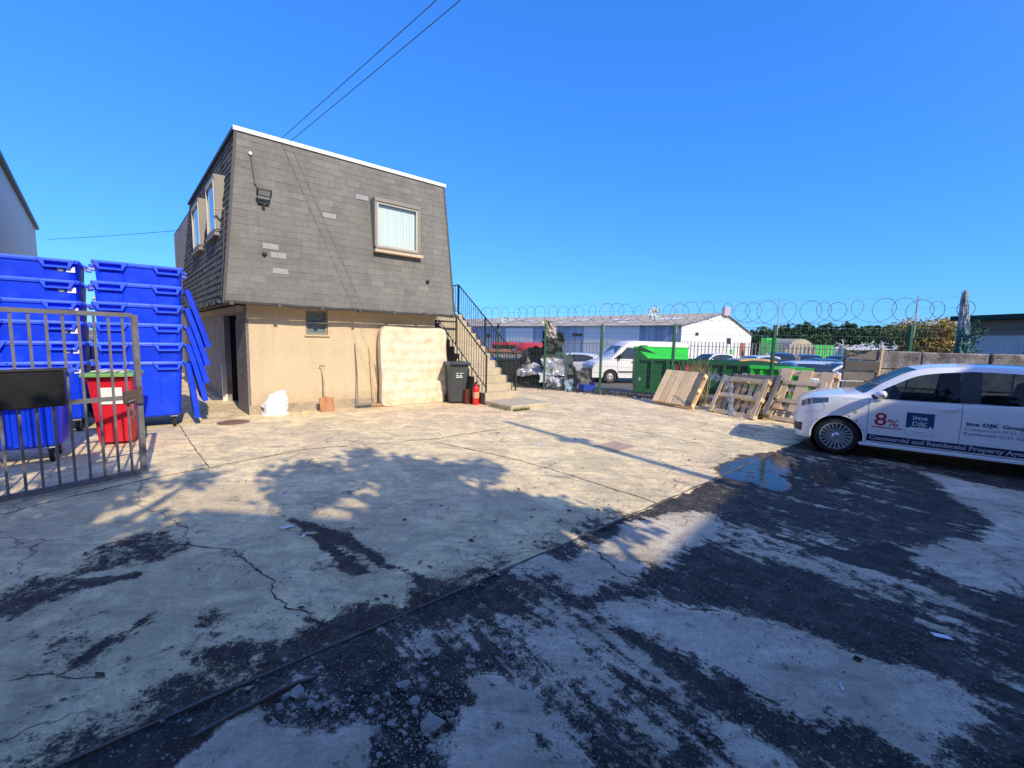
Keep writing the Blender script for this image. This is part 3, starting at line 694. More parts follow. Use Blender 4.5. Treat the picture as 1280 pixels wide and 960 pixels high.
# front window of the upper floor: a box frame standing out of the slanting wall
def win_box(name, f, x0, x1, z0, z1, depth, blinds, rec=.05):
    """f(x, out, z): out = distance towards the outside"""
    fr = MB(); b_ = .055
    def bx(xa, xb, oa, ob, za, zb, mbx):
        vs = [f(x, o_, z) for z in (za, zb) for o_ in (oa, ob) for x in (xa, xb)]
        mbx.add(vs, [(0, 1, 3, 2), (4, 6, 7, 5), (0, 4, 5, 1), (2, 3, 7, 6), (0, 2, 6, 4), (1, 5, 7, 3)])
    bx(x0 - b_, x0, -depth, 0, z0, z1, fr); bx(x1, x1 + b_, -depth, 0, z0, z1, fr)
    bx(x0 - b_, x1 + b_, -depth, .01, z1, z1 + b_ * 1.4, fr); bx(x0 - b_ * .6, x1 + b_ * .6, -depth, .005, z0 - b_ * .7, z0, fr)
    w_ = fr.build(name, M['upvc'], B)
    ins = MB(); c = .045
    for (xa, xb, za, zb) in ((x0, x0 + c, z0, z1), (x1 - c, x1, z0, z1), (x0 + c, x1 - c, z0, z0 + c), (x0 + c, x1 - c, z1 - c, z1)): bx(xa, xb, -rec - .02, -rec + .03, za, zb, ins)
    ins.build('inner_frame', mat('inner_frame', (.50, .46, .40), .5, .1, 3), w_)
    gl = MB(); gl.quad(*[f(x, -rec, z) for x, z in ((x0 + c, z0 + c), (x1 - c, z0 + c), (x1 - c, z1 - c), (x0 + c, z1 - c))]); gl.build('pane', glass('window_glass', (.92, .97, .97), .10), w_)
    bk = MB(); bk.quad(*[f(x, -.30, z) for x, z in ((x0, z0), (x1, z0), (x1, z1), (x0, z1))]); bk.build('dark_interior', M['void'], w_)
    if blinds:
        bl = MB(); n = 13
        for i in range(n):
            xa = x0 + c + (x1 - x0 - 2 * c) * i / n; xb = x0 + c + (x1 - x0 - 2 * c) * (i + 1.08) / n
            bl.quad(f(xa, -.10, z0 + .05), f(xb, -.115, z0 + .05), f(xb, -.115, z1 - .04), f(xa, -.10, z1 - .04), .5 + random.uniform(-.2, .2))
        bl.build('vertical_blind', mat('blind', (.85, .92, .90), .9, .05, 2, tone=.25), w_)
    si = MB(); bx(x0 - .06, x1 + .12, -.2, .035, z0 - .125, z0 - .062, si); si.build('sill', M['render'] if blinds else M['upvc'], w_)
    return w_
win_box('front_window', lambda x, o_, z: (x, -.34 - o_, z), 2.58, 3.60, 3.72, 4.72, .42, True)
def side_f(x, o_, z): return (-.325 - SK * x - o_, x, z)
skyg = glass('sky_glass', (.5, .6, .7), .45)
for s0_, s1_ in ((.78, 1.75), (2.95, 4.05)):
    w_ = win_box('side_window', side_f, s0_, s1_, 3.78, 4.78, .36, False, .012)
mb = MB(); mb.tube([(-.20, .30, 4.12), (-.42, .66, 4.14)], .018, 4); mb.build('timber_bracket', M['wood_o'], B)
# conduit down the corner, dome, vents, floodlight
mb = MB(); mb.tube([(-.30, -.12, 4.05), (-.36, -.17, 3.1), (-.43, -.2, 2.35)], .014, 6); mb.build('conduit', M['dark'], B)
def fp(a, z, o_=0): return (a, -.40 + .45 * (z - 2.26) / 3.29 - .02 - o_, z)
mb = MB(); mb.tube([fp(.17, 5.14, .01), fp(.19, 4.9, .01), fp(.21, 4.6, .01), fp(.30, 4.42, .01)], .008, 5)
mb.build('cable', M['dark'], B)
mb = MB(); c = fp(.17, 5.16, .01); mb.lathe([(0, -.03), (.03, -.02), (.035, 0), (.03, .02)], c, 'y', 12); mb.build('alarm_sensor', M['plastic'], B, True)
for a, z in ((.31, 3.24), (3.87, 3.05)):
    mb = MB(); c = fp(a, z); mb.lathe([(.0, -.055), (.035, -.05), (.042, -.03), (.042, .02)], c, 'y', 14); mb.build('vent_cap', M['black'], B, True)
fl = MB(); c = Vector(fp(.34, 4.30, .0)); rt = Matrix.Rotation(R(38), 3, 'X')
fl.box(c + Vector((0, -.16, .10)), (.26, .045, .15), rt, bev=.012); fl.tube([c + Vector((-.12, -.13, .06)), c + Vector((-.10, -.06, -.03)), c + Vector((.10, -.06, -.03)), c + Vector((.12, -.13, .06))], .010, 5)
fl.box(c + Vector((0, -.03, -.07)), (.20, .06, .035), bev=.01); fl.box(c + Vector((0, -.09, -.11)), (.06, .07, .06), bev=.012)
f_ = fl.build('floodlight', M['black'], B)
mb = MB(); n_ = rt @ Vector((0, -1, 0)); cc_ = c + Vector((0, -.16, .10)) + n_ * .026
ex, ez = Vector((1, 0, 0)), rt @ Vector((0, 0, 1)); mb.quad(*[cc_ + ex * i * .10 + ez * k * .05 for i, k in ((-1, -1), (1, -1), (1, 1), (-1, 1))]); mb.build('lens', mat('lamp_lens', (.25, .27, .30), .12, .1, 5), f_)
for a, z in [(2.62, 4.93), (2.86, 4.95), (3.08, 4.92), (3.3, 4.98), (3.5, 4.9), (1.15, 4.3), (.62, 4.7)]:
    pass
# rear roughcast block
RB = thing('rear_extension', 'grey roughcast rear block behind the shingled building at its left', 'building', BLOC, BANG)
mb = MB(); A_ = [lf(0, 6.86, 0), lf(0, 12.2, 0), (4.6, 12.2, 0), (4.6, 6.86, 0)]
for k in range(4):
    p, q = A_[k], A_[(k + 1) % 4]; mb.quad((p[0], p[1], -.3), (q[0], q[1], -.3), (q[0], q[1], 5.45), (p[0], p[1], 5.45))
mb.build('wall', mat('rear_cast', (.36, .33, .29), .95, .5, 12, bump=4, bscale=26), RB)
mb = MB(); mb.prism([(p[0] * 1.0, p[1]) for p in A_], 5.45, 5.52); mb.build('roof', M['gutter'], RB)

# ------------------------------------------------------------------ outside stair
S = thing('outside_staircase', 'concrete outside stair with black railings beside the tan building', 'staircase', BLOC, BANG)
b0, go, ri = -1.35, .25, .19; nst = 12
mb = MB()
for n_ in range(nst):
    z1 = .12 + ri * (n_ + 1) ; y0 = b0 + go * n_
    mb.box((5.50, y0 + go / 2 + (.006 if n_ else 0), z1 / 2 - .02 * 0), (1.10 - .002 * n_, go + .014, z1), bev=.008)
mb.build('steps', M['conc'], S)
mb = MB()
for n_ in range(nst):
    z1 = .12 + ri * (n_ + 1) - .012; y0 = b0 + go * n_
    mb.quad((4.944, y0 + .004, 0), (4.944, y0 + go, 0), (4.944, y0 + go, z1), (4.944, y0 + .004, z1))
mb.build('stringer', M['conc_dark'], S)  # dark sheet over the step ends paints the shade on this side
mb = MB(); mb.box((5.60, -1.88, .045), (1.30, 1.05, .15), bev=.02); mb.build('bottom_slab', M['conc'], S)
mb = MB(); mb.box((5.2, 2.45, 2.33), (1.75, 1.55, .14)); mb.box((5.9, 3.1, 1.13), (.2, .2, 2.26)); mb.build('landing', M['conc'], S)
def railing(a, ya, yb, za, zb, yl, name):
    """slope from (ya,za) to (yb,zb) base heights, then level to yl"""
    mb = MB(); h = .92; F = lambda y: za + (zb - za) * (y - ya) / (yb - ya) if y < yb else zb
    mb.tube([(a, ya, za + h), (a, yb, zb + h), (a, yl, zb + h)], .020, 6)
    r_ = mb.build(name, M['dark'], S)
    mb = MB(); mb.tube([(a, ya, za + .10), (a, yb, zb + .10), (a, yl, zb + .10)], .014, 4); mb.build('bottom_rail', M['dark'], r_)
    for yp in (ya, (ya + yb) / 2, yb, yl):
        mb = MB(); mb.box((a, yp, F(yp) + h / 2 - .06), (.035, .035, h + .12)); mb.build('post', M['dark'], r_)
    n = int((yl - ya) / .115)
    for i in range(1, n):
        y = ya + (yl - ya) * i / n
        mb = MB(); mb.tube([(a, y, F(y) + .10), (a, y, F(y) + h)], .0075, 4); mb.build('baluster', M['dark'], r_)
railing(5.02, -1.28, 1.65, .33, 2.42, 3.1, 'left_railing')
railing(6.00, -1.28, 1.65, .33, 2.42, 3.1, 'right_railing')
mb = MB(); mb.tube([(4.35, .2, 2.12), (5.02, .2, 2.12)], .03, 4); mb.tube([(4.35, .2, 1.92), (5.02, .2, 1.92)], .045, 4); mb.box((4.40, .2, 1.85), (.12, .12, .45)); mb.build('landing_beam', M['dark'], S)
for i in range(3):
    pass
# weeds at the foot of the slab
wd = MB(); rnd = random.Random(3)
for i in range(420):
    a = 4.96 + rnd.random() * .30; y = -2.36 + rnd.random() * .75; a += -.16 * rnd.random() - .02
    if rnd.random() < .5: a, y = 4.98 + rnd.random() * .5, -2.42 - rnd.random() * .07
    h = rnd.uniform(.02, .09); d = Vector((rnd.uniform(-1, 1), rnd.uniform(-1, 1), 0)) * .03; s = Vector((d.y, -d.x, 0)) * .35
    p = Vector((a, y, 0)); wd.add([p - s, p + s, p + d + Vector((0, 0, h))], [(0, 1, 2)], rnd.random())
ob = wd.build('weeds', mat('weed', (.10, .16, .03), .8, .4, 8, tone=1), None); ob.location = BLOC; ob.rotation_euler.z = BANG
tag(ob, 'low green weeds at the foot of the stair slab', 'weeds', kind='stuff')

# ------------------------------------------------------------------ things along the front wall
def at_wall(name, label, cat, a, b_, group=None): return thing(name, label, cat, bw(a, b_), BANG, group)
# mattress
T = at_wall('mattress', 'big stained cream mattress leaning on edge against the tan wall', 'mattress', 3.58, -.25)
mb = MB(); rows = []; W_, H_, TH = 1.80, 1.93, .21
def mat_pt(sx, sz, side_):
    X_, Z_ = 2 * sx - 1, 2 * sz - 1; x = (sx - .5) * W_ * (1 - .05 * abs(Z_) ** 11) + .02 * math.sin(sz * 6) + .05 * (sz - .5) ; z = H_ / 2 + Z_ * H_ / 2 * (1 - .035 * abs(X_) ** 11) - (.03 * math.sin(sx * 3.1) * sz)
    rx = min(sx, 1 - sx) * W_; rz = min(sz, 1 - sz) * H_
    bul = (1 - math.exp(-rx / .05)) * (1 - math.exp(-rz / .05))
    q = (.012 * math.sin(z * 26 + 1.5 * noise.noise(Vector((x * 2, z, 0)))) + .010 * math.sin(x * 21 + 2 * noise.noise(Vector((z * 2, x, 5))))) * bul + .03 * noise.noise(Vector((x * 2.4, z * 2.4, 1)))
    y = side_ * (TH * .36 + TH * .16 * bul) + (q if side_ < 0 else 0)
    y += .12 * (z / H_) + .05 * math.sin(sx * 2.6) ** 2 * sz
    crn = (max(0, .07 - rx) + max(0, .07 - rz)); 
    return (x, y + .02, max(.004, z - (0 if sz < .5 else .35 * max(0, .10 - rx) * sz)))
for side_ in (-1, 1):
    rows = [[mat_pt(i / 40, j / 44, side_) for i in range(41)] for j in range(45)]; mb.grid(rows)
edge = [(i / 40, 0) for i in range(41)] + [(1, j / 44) for j in range(1, 45)] + [(1 - i / 40, 1) for i in range(1, 41)] + [(0, 1 - j / 44) for j in range(1, 44)]
er = [[mat_pt(*e, -1) for e in edge]]
for q in (.15, .5, .85):
    row = []
    for e in edge:
        p0, p1 = Vector(mat_pt(*e, -1)), Vector(mat_pt(*e, 1)); cx = Vector((e[0] - .5, 0, e[1] - .5)); cx.normalize()
        p = p0.lerp(p1, q) + cx * .018 * math.sin(math.pi * q); p.z = max(p.z, .003); row.append(p)
    er.append(row)
er.append([mat_pt(*e, 1) for e in edge]); mb.grid(er, closed=True)
mb.build('cover', M['matt'], T, True)
for side_ in (-1, 1):
    mb = MB(); mb.tube([mat_pt(*e, side_) for e in edge], .009, 5, closed=True); mb.build('piping', mat('piping', (.42, .33, .24), .9, .2, 6), T, True)
# grey wheeled bin
def wheelie(name, label, loc, rz, mb_m, lid_m, s=(1, 1, 1), group=None):
    T = thing(name, label, 'wheelie bin', loc, rz, group)
    sx, sy, sz = s; mb = MB(); rows = []
    prof = [(.05, .40, .44, .04), (.30, .42, .48, .03), (.60, .45, .53, .01), (.90, .485, .585, -.01), (.985, .50, .60, -.02), (.985, .56, .68, -.02), (1.02, .56, .68, -.02)]
    for z, wx, wy, oy in prof:
        row = []; x, y = wx / 2 * sx, wy / 2 * sy; r_ = .05
        for cx, cy, a0 in ((x - r_, y - r_, 0), (-x + r_, y - r_, 90), (-x + r_, -y + r_, 180), (x - r_, -y + r_, 270)):
            for k in range(5):
                a = R(a0 + k * 22.5); row.append((cx + r_ * math.cos(a), cy + r_ * math.sin(a) + oy, z * sz))
        rows.append(row)
    mb.grid(rows, closed=True); mb.add(rows[0], [tuple(range(20))]); 
    for xk in (-.12, 0, .12):
        mb.add([(xk - .012, -.232 * sy + .04, .10 * sz), (xk + .012, -.232 * sy + .04, .10 * sz), (xk + .012, -.300 * sy, .85 * sz), (xk - .012, -.300 * sy, .85 * sz)], [(0, 1, 2, 3)])
    mb.build('body', mb_m, T, True)
    mb = MB(); rows = []
    for q, zz, k in ((0, 1.022, 1.0), (.01, 1.05, 1.0), (.05, 1.065, .95), (.5, 1.075, .5), (.9, 1.082, .02)):
        rows.append([(px * k * sx, (py * k) * sy - .03 - (.02 if py < 0 else 0) * k, zz * sz) for px, py in [(.29, -.35), (.10, -.375), (-.10, -.375), (-.29, -.35), (-.29, .34), (.29, .34)]])
    mb.grid(rows, closed=True); ld = mb.build('lid', lid_m, T)
    mb = MB(); mb.tube([(-.2 * sx, .37 * sy, .96 * sz), (.2 * sx, .37 * sy, .96 * sz)], .014, 8); mb.box((-.21 * sx, .33 * sy, .96 * sz), (.03, .1, .05)); mb.box((.21 * sx, .33 * sy, .96 * sz), (.03, .1, .05)); mb.build('handle', mb_m, T)
    for sd_ in (-1, 1):
        mb = MB(); mb.lathe([(.05, -.02), (.09, -.024), (.10, -.015), (.10, .015), (.09, .024), (.05, .02)], (sd_ * .245 * sx, .26 * sy, .10), 'x', 20); wh = mb.build('wheel', M['rubber'], T, True)
        mb = MB(); mb.lathe([(0, sd_ * .026), (.05, sd_ * .022), (.052, 0)], (sd_ * .245 * sx, .26 * sy, .10), 'x', 14); mb.build('hub', lid_m, wh, True)
    return T
gb = wheelie('wheelie_bin', 'dark grey wheelie bin with a small printed sticker beside the mattress', bw(4.55, -.62), R(22), M['grey_bin'], M['grey_bin'], (.98, .95, 1))
mb = MB()
for i, (z, wd, hh) in enumerate(((.80, .20, .035), (.735, .15, .022), (.69, .17, .026))):
    yy = -.2325 * .95 - (.06 * (z - .1) / .75) + .018 - .012
    mb.quad((-.08 - .0, yy, z - hh / 2), (-.08 + wd, yy, z - hh / 2), (-.08 + wd, yy - .003, z + hh / 2), (-.08, yy - .003, z + hh / 2))
mb.build('sticker', mat('sticker', (.62, .72, .70), .6, .1, 20), gb)
# fire extinguisher
T = at_wall('fire_extinguisher', 'red fire extinguisher with black hose standing at foot of stairs', 'fire extinguisher', 4.80, -1.15)
mb = MB(); mb.lathe([(0, 0), (.08, .0), (.085, .02), (.085, .40), (.075, .45), (.045, .485), (.025, .50), (.02, .53)], n=22); mb.build('cylinder', mat('ext_red', (.62, .015, .008), .3, .1, 5, coat=.4), T, True)
mb = MB(); mb.box((0, 0, .545), (.035, .035, .05)); mb.box((.03, 0, .585), (.14, .022, .014), Matrix.Rotation(R(-12), 3, 'Y')); mb.box((.02, 0, .555), (.10, .02, .012)); mb.build('valve', M['black'], T)
mb = MB(); mb.tube([(-.02, 0, .55), (-.09, -.01, .53), (-.125, -.01, .42), (-.115, -.01, .25), (-.10, -.01, .14)], .011, 8); mb.build('hose', M['black'], T, True)
mb = MB(); mb.lathe([(.0865, .17), (.0865, .33)], n=22); mb.build('label_band', mat('label_cream', (.62, .30, .16), .6, .3, 20), T, True)
# little dark red crate beside extinguisher
T = at_wall('junk_crate', 'small dark red crate of scrap between extinguisher and bottom step', 'crate', 4.78, -.86)
mb = MB(); mb.box((0, 0, .19), (.36, .26, .36), bev=.015); mb.build('case', mat('dark_red', (.11, .02, .02), .7, .4, 8), T)
mb = MB(); mb.tube([(-.12, -.1, .37), (-.1, -.16, .48), (.02, -.15, .47), (.1, -.12, .37)], .014, 6); mb.tube([(.10, -.15, 0), (.14, -.18, .14), (.05, -.19, .10), (.16, -.16, .30)], .012, 6); mb.tube([(.17, -.15, .02), (.12, -.2, .2), (.18, -.16, .28)], .02, 6); mb.build('scrap', M['void'], T)
# stick leaning on wall behind the bin
T = at_wall('leaning_batten', 'thin pale batten leaning behind the grey bin', 'batten', 4.72, -.52)
mb = MB(); mb.tube([(.02, -.15, 0), (.10, .30, .95), (.12, .34, 1.12)], .014, 4); mb.build('batten', M['wood'], T)
# shovel
T = at_wall('shovel', 'long handled shovel with rusty square blade leaning on the wall', 'shovel', 1.42, -.26)
mb = MB(); mb.tube([(0, .02, .28), (0, .12, .62), (-.005, .21, .90)], .017, 8); mb.build('handle', M['wood_o'], T, True)
mb = MB(); mb.tube([(-.005, .21, .90), (-.055, .225, .96), (-.06, .235, 1.0), (.05, .235, 1.0), (.045, .225, .96), (-.005, .21, .90)], .011, 6); mb.build('grip', M['wood_o'], T, True)
mb = MB(); rows = []
for j in range(6):
    q = j / 5; rows.append([(x * (.98 + .04 * q), -.10 + .10 * q + .03 * (1 - abs(x) / .15) ** .5 * 1, .01 + .29 * q) for x in (-.15, -.13, -.07, 0, .07, .13, .15)])
mb.grid(rows); mb.box((-.14, -.035, .15), (.012, .05, .28), Matrix.Rotation(R(-18), 3, 'X')); mb.box((.14, -.035, .15), (.012, .05, .28), Matrix.Rotation(R(-18), 3, 'X')); mb.tube([(0, -.0, .20), (0, .025, .32)], .022, 8)
mb.build('blade', mat('rusty_blade', (.42, .19, .09), .75, .3, 8, grime=.1), T, False)
# broom and pole
T = at_wall('broom', 'upright broom with dark patched handle and grey head', 'broom', 2.17, -.20)
mb = MB(); mb.tube([(-.03, .0, .06), (.0, .12, .8), (-.02, .19, 1.50)], .013, 7); mb.build('handle', M['wood_g'], T, True)
mb = MB(); mb.box((.12, -.02, .075), (.44, .07, .05), bev=.012); hd = mb.build('head', mat('broom_head', (.20, .19, .17), .8), T)
mb = MB(); rnd = random.Random(8)
for i in range(170):
    x, y = rnd.uniform(-.09, .33), rnd.uniform(-.05, .01); mb.tube([(x, y, .055), (x + rnd.uniform(-.01, .01), y - .02 + rnd.uniform(-.01, .01), .0)], .003, 3)
mb.build('bristles', mat('bristle', (.16, .15, .14), .9), T)
T = at_wall('brush_pole', 'thinner wooden brush pole beside the broom, brown block at its foot', 'brush', 2.52, -.18)
mb = MB(); mb.tube([(.03, .0, .08), (-.01, .10, .8), (-.04, .17, 1.43)], .011, 7); mb.build('handle', M['wood_o'], T, True)
mb = MB(); mb.box((.14, -.05, .045), (.46, .09, .07), bev=.015); mb.build('head', mat('brush_block', (.36, .22, .12), .85, .2, 10), T)
mb = MB(); mb.tube([(.04, -.1, .02), (.20, .06, .28), (.10, .17, 1.0)], .006, 5); mb.build('wire', M['steel'], T)
# white sack
T = at_wall('rubble_sack', 'crumpled white woven sack slumped at the foot of the wall', 'sack', .42, -.16)
mb = MB(); rows = []
for j in range(22):
    q = j / 21; row = []
    rx = .25 * (1 - .35 * q) * (1 - .10 * math.sin(q * 9)); ry = .15 * (1 - .55 * q)
    for k in range(40):
        a = 2 * math.pi * k / 40; d = Vector((math.cos(a), math.sin(a), q * 2))
        n_ = noise.noise(d * 2.2 + Vector((4, 0, 0))) * .22 + noise.noise(d * 5.5) * .13 + abs(noise.noise(d * 9)) * .07
        row.append((rx * math.cos(a) * (1 + n_) + .07 * q, max(-.3, ry * math.sin(a) * (1 + n_ * 1.3) + .07 * q), .46 * q * (1 + .12 * math.cos(a * 1 + .4)) + .01 * n_))
    rows.append(row)
mb.grid(rows, closed=True); mb.add(rows[-1], [tuple(range(40))]); mb.build('sack', mat('sack_white', (.66, .67, .70), .7, .06, 6, bump=.4), T, True)
o = T
# ------------------------------------------------------------------ large blue four wheeled bins
def rrect(x, y, r_, n=4, z=0, ox=0, oy=0):
    out = []
    for cx, cy, a0 in ((x - r_, y - r_, 0), (-x + r_, y - r_, 90), (-x + r_, -y + r_, 180), (x - r_, -y + r_, 270)):
        for k in range(n + 1):
            a = R(a0 + 90 * k / n); out.append((cx + r_ * math.cos(a) + ox, cy + r_ * math.sin(a) + oy, z))
    return out
def big_bin(name, label, loc, rz, W_, D_, top, wheels, ribbed, tagside=None, group=None, bottom=.20):
    """origin = centre of the footprint at ground; front faces local -y"""
    T = thing(name, label, 'wheeled bin', loc, rz, group); mb = MB(); rows = []
    H = top - bottom; tp = .055
    def half(z): q = (z - bottom) / H; return W_ / 2 - tp * (1 - q) - .02, D_ / 2 - tp * (1 - q) - .02
    for z in (bottom, bottom + .03, bottom + .10, bottom + H * .4, bottom + H * .75, top - .10, top - .03):
        x, y = half(z); k = .03 if z == bottom else 0; rows.append(rrect(x - k, y - k, .07, 4, z))
    mb.grid(rows, closed=True); mb.add(rows[0], [tuple(range(20))[::-1]])
    # raised panels on the front and sides
    if ribbed:
        n = 9
        for i in range(n):
            xm = -W_ / 2 + .12 + (W_ - .24) * i / (n - 1)
            for z0, z1 in ((bottom + .05, top - .26),):
                y0, y1 = half(z0)[1], half(z1)[1]
                mb.prism([(xm - .035, 0), (xm - .022, .022), (xm + .022, .022), (xm + .035, 0)], 0, 1, lambda p, q, h: (p, -(y0 + (y1 - y0) * h) - q + .003, z0 + (z1 - z0) * h))
    else:
        for xa, xb in ((-W_ / 2 + .10, -W_ * .18), (W_ * .20, W_ / 2 - .10)):
            z0, z1 = bottom + .06, top - .17; y0, y1 = half(z0)[1], half(z1)[1]
            mb.prism([(xa, -.002), (xa + .012, .010), (xb - .012, .010), (xb, -.002)], 0, 1, lambda p, q, h: (p, -(y0 + (y1 - y0) * h) - q, z0 + (z1 - z0) * h))
    mb.build('body', M['blue'], T, True)
    # rim: rolled flange with a raised middle, stepping down to the lifting pockets
    mb = MB(); zr = top - .03
    rows = [rrect(W_ / 2 - .05, D_ / 2 - .05, .06, 4, zr - .02), rrect(W_ / 2, D_ / 2, .05, 4, zr - .03), rrect(W_ / 2 + .012, D_ / 2 + .012, .05, 4, zr), rrect(W_ / 2, D_ / 2, .05, 4, zr + .028), rrect(W_ / 2 - .05, D_ / 2 - .05, .06, 4, zr + .02)]
    mb.grid(rows, closed=True)
    for sx in (-1, 1):
        mb.box((sx * (W_ / 2 + .03), 0, zr - .03), (.07, .30, .045), bev=.012)
        mb.tube([(sx * (W_ / 2 + .005), D_ * .3, zr - .05), (sx * (W_ / 2 + .075), D_ * .3, zr - .05)], .024, 10)
    rim = mb.build('rim', M['blue_l'], T, True)
    for xm in (-W_ * .31, W_ * .31):
        mb = MB(); w2, h2 = .15, .055; y = -D_ / 2 - .012; zc = zr - .055
        for (cx, cz, a, b_) in ((xm, zc + h2 - .009, 2 * w2, .018), (xm, zc - h2 + .011, 2 * w2, .022), (xm - w2 + .011, zc, .022, 2 * h2 - .036), (xm + w2 - .011, zc, .022, 2 * h2 - .036)): mb.box((cx, y, cz), (a, .07, b_), bev=.005)
        for sx in (-1, 1): mb.add([(xm + sx * w2, y + .03, zc + h2), (xm + sx * w2, y - .03, zc + h2), (xm + sx * (w2 + .06), y - .02, zr + .02), (xm + sx * (w2 + .06), y + .03, zr + .02), (xm + sx * w2, y + .03, zc - h2 + .02), (xm + sx * w2, y - .03, zc - h2 + .02)], [(0, 1, 2, 3), (5, 2, 1), (4, 5, 2, 3)])
        mb.build('lifting_pocket', M['blue_l'], T)
    if wheels:
        for sx in (-1, 1):
            for sy in (-1, 1):
                if sy > 0 and sx < 0: continue
                cx, cy = sx * (W_ / 2 - .17), sy * (D_ / 2 - .15); mb = MB()
                mb.lathe([(.02, -.022), (.075, -.024), (.09, -.014), (.09, .014), (.075, .024), (.02, .022)], (cx, cy, .09), 'x', 20); c_ = mb.build('wheel', M['rubber'], T, True)
                mb = MB(); mb.lathe([(0, -.028), (.03, -.026), (.045, -.023)], (cx, cy, .09), 'x', 12); mb.lathe([(0, .028), (.03, .026), (.045, .023)], (cx, cy, .09), 'x', 12)
                mb.add([(cx + .032, cy, .06), (cx + .032, cy + .03, .19), (cx + .032, cy - .06, .19)], [(0, 1, 2)]); mb.add([(cx - .032, cy, .06), (cx - .032, cy + .03, .19), (cx - .032, cy - .06, .19)], [(0, 1, 2)])
                mb.box((cx, cy - .015, .196), (.10, .11, .014)); mb.build('castor_bracket', M['galv'], c_)
    if tagside is not None:
        mb = MB(); z = top - .155; y = -half(z)[1] - .006; x = W_ / 2 - .10 + tagside
        mb.box((x, y - .006, z), (.10, .010, .085), bev=.003); mb.build('label', mat('bin_label', (.85, .85, .85), .6, .08, 20), T)
        mb = MB(); mb.lathe([(0, -.022), (.035, -.018), (.045, 0)], (x - .11, y, z - .002), 'y', 14); mb.build('plug', mat('bin_plug', (.35, .33, .33), .5, .3, 20), T, True)
    return T
def corner(px_right, dist_ratio_unused=None): pass
ranks = ['bottom', 'second', 'third', 'fourth', 'fifth', 'topmost']
def bin_frame(rx, ry, W_, D_, dx=0.0, dy=0.0):
    """centre for a bin whose front right rim corner is (rx, ry), aligned with the building"""
    return (rx - UX * W_ / 2 - UY * D_ / 2 + dx, ry - UY * W_ / 2 + UX * D_ / 2 + dy)
GB = 'blue bins nested in tall stacks'
# stack nearer the building: six nested bins
for k in range(6):
    W_, D_ = 1.14, .98; cx, cy = bin_frame(-5.75 + .012 * k, 7.50 + .01 * (k % 3), W_, D_)
    nm = '%s blue bin of the stack beside the building' % ['bottom wheeled', 'second from bottom', 'third from bottom', 'fourth from bottom', 'fifth from bottom', 'topmost'][k]
    T = big_bin('large_bin', nm, (cx, cy, .32 * k), BANG + R((0, .8, -.6, .5, -.4, .9)[k]), W_, D_, 1.16, k == 0, False, None, GB)
    # flat lid hanging open down the right side of its bin
    if k < 5:
        x0 = W_ / 2 + .05; zt = 1.16 - .05; L_ = 1.02 if k else .98; an = R((6, 12, 13.5, 14.5, 15.5)[k]); xs = x0 + .0
        mb = MB(); p0 = Vector((xs, 0, zt)); d = Vector((math.sin(an), 0, -math.cos(an))); nn = Vector((math.cos(an), 0, math.sin(an)))
        rows = []
        for q in range(9):
            s = q / 8; pp = p0 + d * (L_ * s); bul = .006 * math.sin(math.pi * s)
            rows.append([pp + Vector((0, y, 0)) + nn * (bul + o_) for y, o_ in ((-.46, -.03), (-.46, .035), (-.44, .05), (-.1, .055), (.1, .055), (.44, .05), (.46, .035), (.46, -.03))])
        mb.grid(rows, closed=True); e = p0 + d * L_
        mb.add(rows[0], [tuple(range(8))]); mb.add(rows[-1], [tuple(range(8))[::-1]])
        mb.build('lid', M['blue'], T)
# left stack
for k in range(6):
    W_, D_ = 1.30, 1.0; cx, cy = bin_frame(-6.93, 6.97, W_, D_)
    nm = '%s blue bin of the left stack behind the gate' % ['bottom', 'second from bottom', 'third from bottom', 'fourth from bottom', 'fifth from bottom', 'topmost'][k]
    T = big_bin('large_bin', nm, (cx, cy, .32 * k), BANG + R((0, .6, -.7, .4, -.5, .2)[k]), W_, D_, 1.16, k == 0, False, .0, GB)
# another stack behind, only its rims show in the gap
for k in range(2):
    W_, D_ = 1.14, .98; cx, cy = bin_frame(-7.9, 8.1, W_, D_)
    big_bin('large_bin', ['lower blue bin in the dark gap behind the two stacks', 'upper blue bin in the dark gap behind the two stacks'][k], (cx, cy, .32 * k), BANG, W_, D_, 1.16, k == 0, False, None, 'blue bins in the gap')
# single ribbed bin in front of the left stack
W_, D_ = 1.28, .76; cx, cy = bin_frame(-5.57, 5.30, W_, D_)
big_bin('large_bin', 'ribbed blue wheeled bin standing nearest, half in shade behind the gate', (cx, cy, 0), BANG, W_, D_, 1.20, True, True, .02)
# red bin with green lid
rb = wheelie('wheelie_bin', 'red wheelie bin with green lid and white label behind the gate', (-5.86, 6.30, 0), R(30), M['red'], M['green_l'], (.98, .95, 1.0))
mb = MB(); z0, z1 = .62, .86
f_ = lambda z: -.2325 * .98 - .068 * (z - .1) / .75 + .010
mb.quad((-.12, f_(z0), z0), (.13, f_(z0), z0), (.13, f_(z1), z1), (-.12, f_(z1), z1)); mb.build('label', mat('red_bin_label', (.80, .78, .76), .6, .12, 18), rb)
mb = MB(); 
for i in range(4): mb.box((-.13 + i * .09, -.1, 1.093 - .004 * i), (.07, .42, .014), Matrix.Rotation(R(3 * i - 4), 3, 'Z'))
mb.build('rubbish_on_lid', mat('pale_paper', (.62, .58, .48), .8, .3, 10), rb)
